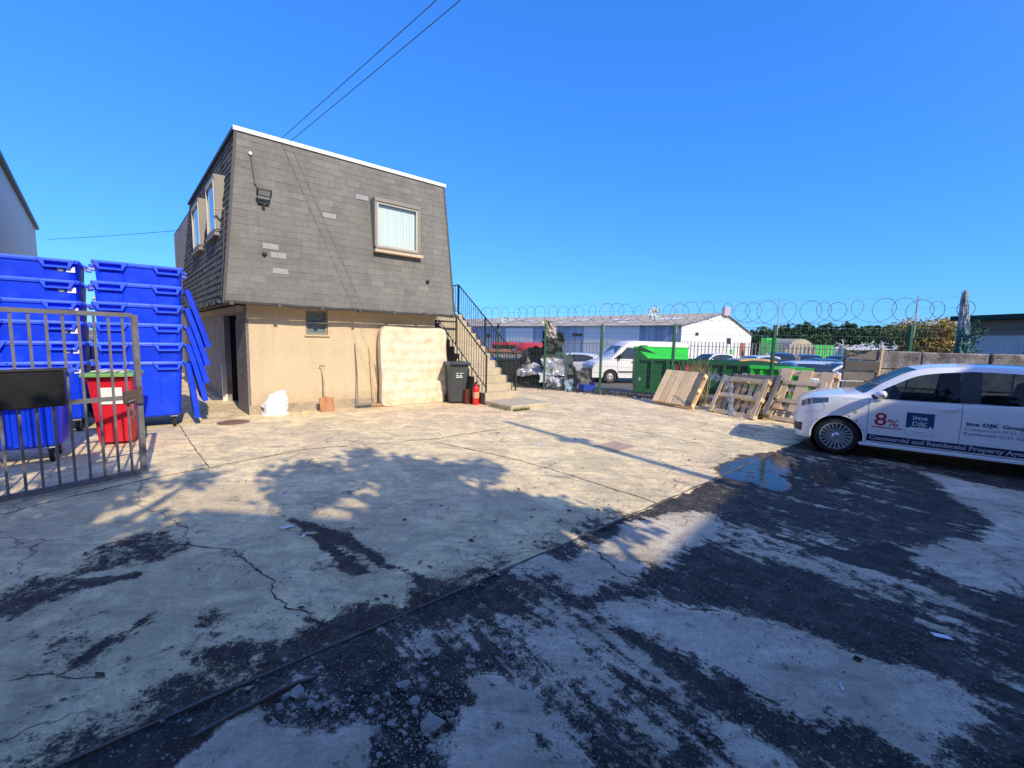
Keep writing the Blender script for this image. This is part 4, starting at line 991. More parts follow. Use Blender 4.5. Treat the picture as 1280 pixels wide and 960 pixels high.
# cream cowl-like item standing in the gap between the stacks
T = thing('signal_lamp_post', 'cream weathered post with orange foot seen between the two blue stacks', 'post', (-8.6, 9.15, 0))
mb = MB(); mb.box((0, 0, 1.1), (.10, .10, 2.2)); mb.build('post', mat('cream_post', (.55, .47, .38), .8, .3, 8), T)
mb = MB(); mb.box((0, -.06, 2.05), (.24, .03, .10)); mb.box((0, -.03, 2.34), (.36, .2, .12), bev=.02, taper=.6); mb.build('cap', mat('post_cap', (.42, .38, .34), .8, .3, 8), T)
mb = MB(); mb.box((0, -.03, 1.94), (.22, .16, .07), bev=.01); mb.build('collar', mat('orange_clay', (.52, .22, .09), .8), T)
# black drum of junk in the gap
T = thing('black_sack', 'black rubbish sack in the shadow between the bin stacks', 'sack', (-7.35, 7.62, 0))
mb = MB(); rows = []
for j in range(14):
    q = j / 13; row = []
    for k in range(24):
        a = 2 * math.pi * k / 24; d = Vector((math.cos(a), math.sin(a), q * 2)); r_ = .17 * (math.sin(math.pi * (q * .9 + .06)) ** .5) * (1 + .3 * noise.noise(d * 2.4))
        row.append((r_ * math.cos(a), r_ * math.sin(a), .75 * q))
    rows.append(row)
mb.grid(rows, closed=True); mb.build('bag', M['black'], T, True)

# ------------------------------------------------------------------ the gate
gd = Vector((-.52, -.855, 0)).normalized()
gang = math.atan2(gd.y, gd.x)
T = thing('metal_gate', 'worn grey steel bar gate standing open at the left with a black plate', 'gate', (-4.25, 4.88, 0), gang)
LG = 2.6; zb, zt = .055, 1.845
def sq(mb, p, q, r_): mb.tube([p, q], r_ * 1.414, 4)
mb = MB()
mb.box((.02, 0, .95), (.05, .05, 1.80)); mb.box((LG / 2 + .03, 0, zt), (LG - .03, .045, .045)); mb.box((LG / 2 + .03, 0, zb), (LG - .03, .05, .055)); mb.box((LG / 2 + .03, 0, .925), (LG - .03, .012, .05)); mb.box((LG, 0, .95), (.06, .06, 1.9))
fr = mb.build('frame', M['steel'], T)
x = .125; i = 0
while x < LG - .08:
    mb = MB(); mb.box((x, .022 if False else 0, (zb + zt) / 2), (.020, .020, zt - zb - .05)); mb.build('bar', M['steel'], T); x += .117; i += 1
mb = MB(); mb.box((1.16, .055, 1.085), (1.06, .09, .36), bev=.012); bp = mb.build('black_plate_box', mat('gate_box', (.010, .010, .011), .45, .3, 3, grime=.1, gcol=(.10, .09, .08)), T)
mb = MB(); mb.box((1.16, .055, 1.275), (1.10, .11, .02)); mb.build('box_lip', M['dark'], bp)
mb = MB(); mb.box((.095, .03, .93), (.15, .05, .15), bev=.01); mb.lathe([(0, .058), (.035, .056), (.04, .03)], (.10, 0, .93), 'y', 12); mb.box((.03, .035, .95), (.05, .06, .19)); lk = mb.build('lock', mat('lock_rust', (.10, .08, .07), .7, .5, 14, metal=.3), T)
mb = MB(); mb.tube([(.10, .05, .86), (.11, .07, .80), (.09, .07, .74), (.11, .06, .70)], .012, 6); mb.tube([(.08, .06, .90), (.15, .08, .88)], .012, 6); mb.build('chain', M['steel'], lk)
# gate post beyond the frame edge
T = thing('gate_post', 'square steel post the bar gate hangs from', 'post', tuple(Vector((-4.25, 4.88, 0)) + gd * 2.75))
mb = MB(); mb.box((0, 0, 1.1), (.15, .15, 2.2), bev=.01); mb.build('post', M['steel'], T)

# corrugated grey shed at far left
x0, y0 = -22.0, 20.2; sdv = Vector((.70, -.714, 0))
T = thing('grey_shed', 'tall grey corrugated shed behind the blue bins at the left edge', 'building', (x0, y0, 0), math.atan2(sdv.y, sdv.x))
mb = MB(); n = 150; L_ = 15.5; rows = [[], [], []]
for i in range(n * 4 + 1):
    s = i * L_ / (n * 4); o_ = (.0, .0, .04, .04)[i % 4]
    for k, zz in enumerate((-.3, 5.9, 6.2)): rows[k].append((s, o_, zz))
mb.grid(rows); mb.build('wall', M['clad'], T)
mb = MB(); mb.quad((0, 0, -.3), (0, -14, -.3), (0, -14, 6.2), (0, 0, 6.2)); mb.quad((L_, 0, -.3), (L_, -14, -.3), (L_, -14, 6.2), (L_, 0, 6.2)); mb.build('end_wall', M['clad'], T)
mb = MB(); mb.prism([(.15, 6.17), (.15, 6.3), (-7, 7.4), (-14.15, 6.3), (-14.15, 6.17)], -.2, L_ + .2, lambda p, q, h: (h, p, q)); mb.build('roof', M['gutter'], T)
# ------------------------------------------------------------------ green mesh fence with razor wire
T = thing('mesh_fence', 'green welded mesh fence topped by coils of razor wire', 'fence', (2.77, 13.5, 0))
posts = [FP[1], FP[2], FP[3], FP[4], FP[5], FP[6]]
for i, (x, y) in enumerate([FP[0]] + posts + [FP[7]]):
    if i == 7: continue
    mb = MB(); mb.box((x, y, 1.08), (.065, .065, 2.26)); p_ = mb.build('post', M['fgreen'], T, world=True)
    mb = MB(); ln = Vector((-.02 if i != 2 else .03, -.02, .68)); mb.tube([(x + .045, y - .03, 1.95), (x + .045, y - .03, 2.2), Vector((x + .045, y - .03, 2.2)) + ln], .013, 4); mb.build('extension_arm', M['galv'], p_)
    kids(p_)[-1].location = (-2.77, -13.5, 0)
def along(q, pts):
    for (x0, y0), (x1, y1) in zip(pts, pts[1:]):
        L = math.hypot(x1 - x0, y1 - y0)
        if q <= L: return x0 + (x1 - x0) * q / L, y0 + (y1 - y0) * q / L
        q -= L
    return pts[-1]
FL = FP[:8]; TOT = sum(math.hypot(b_[0] - a[0], b_[1] - a[1]) for a, b_ in zip(FL, FL[1:]))
rr = random.Random(4)
for k in range(7):
    (x0, y0), (x1, y1) = FL[k], FL[k + 1]; L = math.hypot(x1 - x0, y1 - y0); mb = MB()
    n = int(L / .055)
    for i in range(1, n):
        q = i / n; x, y = x0 + (x1 - x0) * q, y0 + (y1 - y0) * q; mb.tube([(x, y, .06), (x, y, 2.15)], .0032, 3)
    for j in range(11):
        z = .08 + j * .206; mb.tube([(x0, y0 - .005, z), ((x0 + x1) / 2, (y0 + y1) / 2 - .005, z + rr.uniform(-.01, .01)), (x1, y1 - .005, z)], .004, 3)
    mb.build('mesh_panel', M['wire'], T, world=True)
mb = MB(); pts = []; nl = TOT / .37; n = int(nl * 26)
for i in range(n):
    q = i / n; s = TOT * q; a = 2 * math.pi * q * nl; rad = .27 + .035 * math.sin(q * 43) + .07 * noise.noise(Vector((q * 70, 0, 0)))
    xx, yy = along(max(0, min(TOT, s + .10 * math.sin(q * 57) + rad * math.cos(a))), FL)
    pts.append((xx + .03 * math.sin(a * .5), yy + .05 * math.cos(a * .5), 2.53 + rad * math.sin(a) + .02 * math.sin(q * 31)))
mb.tube(pts, .0058, 3)
for i in range(0, n, 2):
    p = Vector(pts[i]); mb.box(p, (.030, .006, .010), Matrix.Rotation(i * .7, 3, 'Y'))
for zz in (2.23, 2.83, 2.60): mb.tube([(*along(TOT * i / 60, FL), zz + .015 * math.sin(i)) for i in range(61)], .0028, 3)
mb.build('razor_wire', mat('razor', (.16, .16, .17), .5, .2, 8, metal=.5), T, world=True)
def rag(name, label, cat, loc, w_, h_, seed, m_, thick=.10, lean=0.0, grp=None):
    """crumpled sheet hanging on something"""
    T = thing(name, label, cat, loc, 0, grp); mb = MB(); rows = []; rnd = Vector((seed * 5.3, seed * 2.1, seed))
    for j in range(19):
        q = j / 18; row = []
        for i in range(15):
            s = i / 14 - .5; n1 = noise.noise(Vector((s * 4, q * 4, 0)) + rnd); n2 = noise.noise(Vector((s * 11, q * 11, 3)) + rnd)
            wd = w_ * (.45 + .55 * math.sin(math.pi * (q * .8 + .12)) + .5 * noise.noise(Vector((q * 5, 0, 7)) + rnd) * (1 if s > 0 else -1))
            row.append((s * wd + lean * q + .03 * n1, thick * (n1 + n2 * .8), h_ * q * (1 + .15 * noise.noise(Vector((s * 5, 9, 0)) + rnd)) + .03 * n2))
        rows.append(row)
    mb.grid(rows); mb.build('sheet', m_, T, False); return T
film = mat('torn_film', (.45, .55, .62), .35, .15, 8)
x, y = FP[4]; rag('plastic_rag', 'torn clear plastic caught in the razor wire above the green skip', 'plastic rag', (x - .55, y + .2, 2.35), .30, .36, 2, film, .05)
x, y = FP[2]; rag('plastic_rag', 'crumpled cream sheet hanging on the fence over the scrap heap', 'plastic rag', (x + .25, y + .1, 1.75), .42, .62, 5, mat('cream_rag', (.62, .58, .50), .8, .2, 8), .12, -.2)
rag('plastic_rag', 'white plastic scraps snagged in razor wire above the stairs', 'plastic rag', (-.35, 15.4, 2.25), .40, .22, 8, film, .05)
# corner post wrapped in torn plastic, leaning
T = thing('corner_post', 'leaning corner post wrapped in torn teal and clear plastic', 'post', (9.98, 9.60, 0))
mb = MB(); mb.tube([(0, 0, 0), (0, 0, 1.8), (-.10, -.02, 2.98)], .04, 4); mb.build('post', M['galv'], T)
for lay, (z0, z1, r0, r1, nm, cl) in enumerate(((1.45, 2.15, .10, .08, 'wrap_lower', (.04, .15, .13)), (2.0, 2.92, .08, .045, 'wrap_upper', (.30, .38, .42)))):
    mb = MB(); rows = []
    for j in range(46):
        q = j / 45; z = z0 + (z1 - z0) * q; r_ = r0 + (r1 - r0) * q; row = []
        for k in range(34):
            a = 2 * math.pi * k / 34; d = Vector((math.cos(a) * 2, math.sin(a) * 2, q * 1.6 + lay)); n1 = noise.noise(d * 1.8) + .6 * noise.noise(Vector((math.cos(a) * 6, math.sin(a) * 6, q * 7)))
            rr_ = r_ * (1 + .75 * n1 + .3 * noise.noise(Vector((k, j * .7, 3)))); row.append((rr_ * math.cos(a) - .10 * max(0, (z - 1.8) / 1.2), rr_ * math.sin(a), z + .03 * n1 * (1 if 0 < j < 45 else 4)))
        rows.append(row)
    mb.grid(rows, closed=True); mb.build(nm, mat('wrap_%d' % lay, cl, .35, .8, 10, grime=.25, gcol=(.03, .08, .08)), T)
mb = MB(); rnd = random.Random(2)
for i in range(240):
    p = Vector((.26 + rnd.gauss(0, .07), rnd.gauss(0, .08), rnd.uniform(1.5, 2.35))); d = Vector((rnd.uniform(-1, 1), rnd.uniform(-1, 1), rnd.uniform(-1, 1))) * .05; e = Vector((rnd.uniform(-1, 1), rnd.uniform(-1, 1), rnd.uniform(-1, 1))) * .035
    mb.add([p - d, p + e, p + d], [(0, 1, 2)], rnd.random())
mb.build('ivy', mat('ivy', (.02, .09, .05), .7, .3, 8, tone=1), T)

# ------------------------------------------------------------------ pallets
def pallet(name, label, kind, wood_m, group, grey=None, nb=6, seed=0, broken=False):
    """local: deck in x (1.2) / y (1.0), deck up +z, origin at the middle of its lower long edge"""
    T = thing(name, label, 'pallet', (0, 0, 0), 0, group); rnd = random.Random(seed)
    for i in range(nb):
        x = -.6 + (i + .5) * 1.2 / nb; wd = 1.2 / nb * (.89 if kind == 'close' else .62)
        mb = MB(); mb.box((x + rnd.uniform(-.008, .008), .5 + rnd.uniform(-.008, .008), .133), (wd * rnd.uniform(.92, 1.03), 1.0, .020), Matrix.Rotation(R(rnd.uniform(-.8, .8)), 3, 'Z'), tone=rnd.uniform(.2, .8), bev=.003)
        mb.build('deck_board', grey if (grey and i == nb - 1) else wood_m, T)
    for y in (.06, .5, .94):
        mb = MB(); mb.box((0, y, .111), (1.2, .09, .020), tone=rnd.uniform(.3, .7)); mb.build('stringer', wood_m, T)
        mb = MB(); mb.box((0, y, .009), (1.2 - (.0 if y == .5 else 0), .095, .018), Matrix.Rotation(R(rnd.uniform(-.6, .6)), 3, 'Z'), tone=rnd.uniform(.4, .9), bev=.003); mb.build('base_board', wood_m, T)
        for x in (-.53, 0, .53):
            mb = MB(); mb.box((x, y, .060), (.135, .09, .080), tone=rnd.uniform(.2, .6)); mb.build('block', wood_m, T)
    for x in (-.55, .55):
        mb = MB(); mb.box((x, .5, -.0112), (.095, 1.0, .018), Matrix.Rotation(R(rnd.uniform(-.6, .6)), 3, 'Z'), tone=rnd.uniform(.5, .9), bev=.003); mb.build('base_board', wood_m, T)
    return T
def lean(T, pl, pr, tilt, under, off=0.0, z=0.0, shift=0.0, roll=0.0):
    """stand the pallet along the ground line pl->pr leaning back by tilt; under: base boards face the viewer"""
    a, b_ = Vector((*pl, 0)), Vector((*pr, 0)); c = (a + b_) / 2; ex = (b_ - a).normalized(); bk = Vector((-ex.y, ex.x, 0))
    up = Vector((0, 0, 1)); ey = (up * math.cos(tilt) + bk * math.sin(tilt)); nrm = ex.cross(ey)      # nrm faces the viewer
    ey2 = ey * math.cos(roll) + ex * math.sin(roll); ex2 = ex * math.cos(roll) - ey * math.sin(roll)
    if under: mtx = Matrix((-ex2, ey2, -nrm)).transposed()
    else: mtx = Matrix((ex2, ey2, nrm)).transposed()
    m4 = mtx.to_4x4(); m4.translation = c + bk * off + Vector((0, 0, z + .02)) + ex * shift; T.matrix_world = m4
    T.location = m4.translation; T.rotation_euler = m4.to_euler()
gz_ = gz; GP = 'wooden pallets leaning against the fence'
T = pallet('pallet', 'clean close boarded pallet with one grey board leaning at the left of the row', 'close', mat('fresh_wood', (.98, .72, .40), .8, .2, 4, tone=.7, bump=.3), GP, M['wood_g'], 6, 1); lean(T, gz(817, 504), gz(868, 512.5), R(33), False)
pl, pr = gz(877, 514), gz(944, 527)
T = pallet('pallet', 'front old pallet of the middle pair with plastic film hanging over it', 'open', M['wood_o'], GP, None, 7, 2); lean(T, pl, pr, R(27), True, .1)
T = pallet('pallet', 'weathered pallet behind the plastic draped one, sticking up above it', 'open', M['wood_g'], GP, None, 6, 3); lean(T, pl, pr, R(31), True, .32, .10, .15, R(-3))
T = pallet('pallet', 'grey pallet lying slanted on the fence side of the middle pile', 'open', M['wood_o'], GP, None, 6, 8); lean(T, pl, pr, R(38), False, .52, .06, .10, R(2))
pl, pr = gz(950, 524), gz(1004, 533)
T = pallet('pallet', 'open brown pallet nearest the bonnet of the white car', 'open', M['wood_o'], GP, None, 7, 4); lean(T, pl, pr, R(26), True, .08)
T = pallet('pallet', 'taller pale pallet standing behind the one nearest the white car', 'open', M['wood'], GP, None, 3, 5); lean(T, pl, pr, R(26), False, .34, .17, .12, R(1.5))
# plastic film over the middle pallets
pl, pr = Vector((*gz(877, 514), 0)), Vector((*gz(944, 527), 0)); ex = (pr - pl).normalized(); bk = Vector((-ex.y, ex.x, 0))
T = thing('plastic_film', 'clear crumpled plastic film draped over the middle pallet down to the ground', 'plastic film', pl)
mb = MB()
def filmrows(path, wid, seed):
    rows = []
    for j, (s, h, o_) in enumerate(path):
        row = []
        for i in range(10):
            q = i / 9 - .5; n_ = noise.noise(Vector((q * 5, j * .45, seed))); n2 = noise.noise(Vector((q * 14, j * 1.1, seed + 4)))
            p = ex * (s + q * wid + .02 * n_) + bk * (o_ + .05 * n_ + .02 * n2 + .24 * h - .12) + Vector((0, 0, max(.006, h + .04 * n2)))
            row.append(p)
        rows.append(row)
    return rows
path = [(.62 + .30 * (j / 26), .92 * (1 - j / 26) ** .9, 0) for j in range(27)]; mb.grid(filmrows(path, .17, 1))
path = [(.05 + .62 * (j / 20), .93 + .03 * math.sin(j), .01) for j in range(21)]
rows = []
for j, (s, h, o_) in enumerate(path):
    rows.append([ex * s + bk * (.24 * (h - dz) + o_ - .15 + .03 * noise.noise(Vector((dz * 12, j * .5, 2)))) + Vector((0, 0, h - dz + .03 * noise.noise(Vector((dz * 9, j * .6, 7))))) for dz in (-.02, .02, .06, .10, .13 + .05 * math.sin(j * .9))])
mb.grid(rows)
path = [(.80 + .42 * (j / 10), .10 * (1 - j / 10) + .02, -.06) for j in range(11)]; mb.grid(filmrows(path, .22, 7))
m, t, b, out = nt('clear_film'); tr = N(t, 'ShaderNodeBsdfTransparent'); tr.inputs[0].default_value = (.8, .82, .84, 1); mx = N(t, 'ShaderNodeMixShader')
b.inputs['Base Color'].default_value = (.55, .57, .60, 1); b.inputs['Roughness'].default_value = .15
tc = N(t, 'ShaderNodeTexCoord').outputs['Object']; t.links.new(ramp(t, noi(t, tc, 9, 4), [(.35, .15), (.65, .75)]), mx.inputs[0]); t.links.new(tr.outputs[0], mx.inputs[1]); t.links.new(b.outputs[0], mx.inputs[2]); t.links.new(mx.outputs[0], out.inputs[0])
mb.build('film', m, T, True)
# dry grass behind pallets
mb = MB(); rnd = random.Random(6); gx_, gy_ = 5.05, 11.75
for i in range(110):
    x, y = gx_ + rnd.gauss(0, .14), gy_ + rnd.gauss(0, .12); h = rnd.uniform(.85, 1.32); a = rnd.uniform(-.30, .38)
    mb.tube([(x, y, 0), (x + a * .3, y, h * .6), (x + a, y + rnd.uniform(-.1, .1), h)], [.006, .006, .001], 3, tone=rnd.random())
ob = mb.build('dry_grass', mat('straw', (.34, .27, .13), .9, .3, 6, tone=.8)); tag(ob, 'tuft of tall dry grass between fence and middle pallets', 'dry grass', kind='stuff')
# debris strip and low weeds along the fence foot
mb = MB(); rnd = random.Random(12)
for i in range(1500):
    q = rnd.uniform(2, TOT); x, y = along(q, FL); x += rnd.gauss(.1, .25); y += rnd.gauss(.30, .25); s = rnd.uniform(.012, .05) * (1 if rnd.random() < .93 else 1.8)
    d = Vector((rnd.uniform(-1, 1), rnd.uniform(-1, 1), rnd.uniform(-.3, .6))).normalized() * s; e = Vector((rnd.uniform(-1, 1), rnd.uniform(-1, 1), rnd.uniform(-.2, .8))).normalized() * s * .6
    p = Vector((x, y, .01 + rnd.random() * .03)); mb.add([p - d, p - e, p + d, p + e + Vector((0, 0, s))], [(0, 1, 2), (0, 2, 3), (1, 2, 3)], rnd.random())
tag(mb.build('fence_debris', mat('debris', (.075, .065, .055), .95, .5, 12, tone=1.6)), 'dark leaf litter and debris along the fence foot', 'debris', kind='stuff')

# ------------------------------------------------------------------ block wall and shed on the right
wl0, wl1 = Vector((8.04, 9.58, 0)), Vector((12.46, 8.13, 0)); wd_ = (wl1 - wl0).normalized(); wa = math.atan2(wd_.y, wd_.x)
T = thing('block_wall', 'weathered grey concrete block wall behind the white car', 'wall', wl0, wa)
mb = MB(); rnd = random.Random(9); LW = (wl1 - wl0).length
for j in range(4):
    x = -.3 if j % 2 else 0
    while x < LW:
        L_ = rnd.choice([.62, .9, 1.15]); xa, xb = max(0, x), min(LW, x + L_ - .012)
        if xb > xa + .05: mb.box(((xa + xb) / 2, .2 + rnd.uniform(-.02, .02), .2 + j * .405 + .008 * rnd.uniform(-1, 1)), (xb - xa, .42, .395), tone=rnd.uniform(.05, .95), bev=.018)
        x += L_
mb.build('blocks', M['block'], T)
T = thing('board_stack', 'weathered boards stacked on edge beside a pale upright at the wall end', 'timber boards', wl0 + Vector((-.36, -.06, 0)), wa)
for j in range(7):
    mb = MB(); mb.box((.03 * rnd.uniform(-1, 1), .05 * rnd.uniform(-1, 1), .125 + j * .232), (.62, .10, .205), Matrix.Rotation(R(rnd.uniform(-1, 1)), 3, 'Y'), tone=rnd.random(), bev=.006); mb.build('board', M['wood_g'], T)
mb = MB(); mb.box((.33, -.08, .86), (.035, .03, 1.66), Matrix.Rotation(R(2), 3, 'Y')); mb.build('upright', M['wood'], T)
T = thing('wall_pallet', 'grey pallet with pale edge lying on the far side of the block wall', 'pallet', wl0 + wd_ * 3.55 + Vector((0, -.10, 0)), wa)
mb = MB(); 
for z in (1.46, 1.30, 1.12): mb.box((0, -.06, z), (1.0, .03, .09), tone=.7)
mb.build('slats', M['wood_g'], T)
mb = MB(); mb.box((0, -.075, 1.375), (.98, .02, .02)); mb.box((.50, -.08, 1.30), (.04, .03, .36)); mb.box((-.5, -.05, 1.3), (.08, .06, .38)); mb.build('pale_edges', M['wood'], T)
T = thing('white_netting', 'tangle of white netting lying on top of the boards by the wall', 'netting', (wl0.x - .35, wl0.y - .1, 1.64)); mb = MB(); rnd = random.Random(17)
for i in range(46):
    p = Vector((rnd.uniform(-.55, .65), rnd.uniform(-.15, .15), .0)); pts = []
    for k in range(8): pts.append(p.copy()); p += Vector((rnd.uniform(-.09, .09), rnd.uniform(-.05, .05), rnd.uniform(-.05, .06))); p.z = max(.005, min(.20, p.z))
    mb.tube(pts, rnd.choice([.004, .006, .010]), 3)
mb.build('strands', mat('netting', (.62, .66, .72), .6, .3, 14), T)
T = thing('low_shed', 'low grey roughcast shed with brown fascia boards at the right edge', 'shed', (13.35, 12.85, 0), R(-81.4))
mb = MB(); mb.box((2.8, 3, 1.1), (5.6, 6, 2.3)); mb.build('wall', mat('shed_cast', (.66, .63, .64), .95, .4, 12, bump=4, bscale=22), T)
mb = MB(); mb.box((2.78, -.03, 2.40), (5.7, .08, .24)); mb.box((2.8, -.012, 2.20), (5.64, .05, .16)); mb.build('fascia', mat('fascia_brown', (.24, .18, .155), .85, .25, 4), T)
mb = MB(); mb.box((2.8, 2.9, 2.60), (5.9, 6.5, .13)); mb.build('roof', mat('dark_green_felt', (.015, .045, .035), .9), T)
mb = MB(); mb.box((2.9, -.05, 1.72), (2.9, .06, .45)); mb.build('dark_board', M['void'], T)
mb = MB(); mb.tube([(-.05, -.1, 2.55), (-.08, -.14, 2.2), (-.05, -.1, 1.3)], .035, 8); mb.build('downpipe', M['galv'], T)

# ------------------------------------------------------------------ yard beyond the fence
def yz(x, y): return -.5 * ss(.3, 6.5, fence_off(x, y)) if fence_off(x, y) > .3 else 0
fd = Vector((.88, -.475, 0)); fa = math.atan2(fd.y, fd.x)
# big green skip with a sloped bright flap
T = thing('green_skip', 'large dark green skip with bright green sloping flap behind the left pallet', 'skip', (4.30, 15.0, -.14), R(-14))
mb = MB(); L_, D_, H_ = 1.60, 3.4, 1.62; HF = 1.26
mb.add([(0, 0, .12), (L_, 0, .12), (L_, 0, HF), (.40, 0, HF), (-.05, 0, H_)], [(0, 1, 2, 3, 4)])
mb.quad((L_, 0, .12), (L_, D_, .12), (L_, D_, H_), (L_, .55, H_)); mb.quad((L_, D_, .12), (0, D_, .12), (0, D_, H_), (L_, D_, H_)); mb.quad((0, D_, .12), (0, 0, .12), (-.05, 0, H_), (0, D_, H_)); mb.add([(L_, 0, .12), (L_, .55, H_), (L_, 0, HF)], [(0, 1, 2)])
mb.quad((0, 0, .12), (L_, 0, .12), (L_, D_, .12), (0, D_, .12)); mb.build('body', M['skip_d'], T)
mb = MB()
for i in range(4): mb.box((.06 + i * (L_ - .12) / 3, -.05, .68), (.10, .10, 1.12))
mb.box((L_ / 2, -.055, .16), (L_ + .05, .12, .12)); mb.box((L_ / 2 + .1, -.05, HF - .02), (L_ - .1, .08, .07)); mb.box((-.0, -.04, .85), (.08, .1, 1.5)); mb.build('ribs', M['skip_d'], T)
mb = MB(); mb.quad((.41, .012, HF + .01), (L_ + .10, .012, HF + .01), (L_ + .16, .50, H_ + .02), (-.02, .50, H_ + .02)); mb.box((L_ / 2 + .06, .52, H_ + .03), (L_ + .26, .06, .05)); mb.build('flap', M['skip_b'], T)
mb = MB(); mb.box((.4, .5, .06), (.12, .9, .12)); mb.box((1.2, .5, .06), (.12, .9, .12)); mb.lathe([(.0, -.1), (.06, -.1), (.06, -.02)], (.14, 0, .55), 'y', 14); mb.build('skids', M['galv'], T)
T = thing('green_skip', 'long low dark green skip behind the middle pallets', 'skip', (5.35, 14.9, -.1), R(-24))
mb = MB(); L_ = 3.6; H_ = 1.22; D_ = 1.9
mb.add([(0, 0, .1), (L_, 0, .1), (L_, 0, H_ - .05), (.0, 0, H_), (-.95, 0, H_ + .45), (-1.0, 0, .1), (0, D_, .1), (L_, D_, .1), (L_, D_, H_ - .05), (0, D_, H_), (-.95, D_, H_ + .45), (-1.0, D_, .1)], [(0, 1, 2, 3), (5, 0, 3, 4), (7, 6, 9, 8), (6, 11, 10, 9), (1, 7, 8, 2), (11, 5, 4, 10), (0, 1, 7, 6)]); mb.build('body', M['skip_d'], T)
mb = MB()
for i in range(9): mb.box((.1 + i * (L_ - .2) / 8, -.04, .62), (.09, .08, 1.02))
mb.box((L_ / 2, -.05, H_ - .06), (L_, .10, .09)); mb.build('ribs', M['skip_d'], T)
mb = MB(); rnd = random.Random(3); rows = [[(-.02 + i * .075, -.095 - .02 * (i % 2), z + .02 * noise.noise(Vector((i, z * 4, 0)))) for i in range(11)] for z in (.55, .8, 1.05)]; mb.grid(rows)
mb.build('red_sheet', mat('red_sheet', (.38, .02, .09), .6, .5, 7), T)
T = thing('green_skip', 'short bright green skip behind the right hand pallets', 'skip', (7.15, 12.9, -.06), R(-24))
mb = MB(); L_ = 1.55; H_ = 1.10; mb.box((L_ / 2, .6, H_ / 2), (L_, 1.2, H_), bev=.02); mb.build('body', mat('skip_face', (.02, .42, .04), .5, .2, 2), T)
mb = MB()
for i in range(7): mb.box((.04 + i * (L_ - .08) / 6, -.03, .52), (.07, .07, .98))
mb.box((L_ / 2, -.035, H_ - .02), (L_ + .06, .10, .08)); mb.build('ribs', M['skip_b'], T)

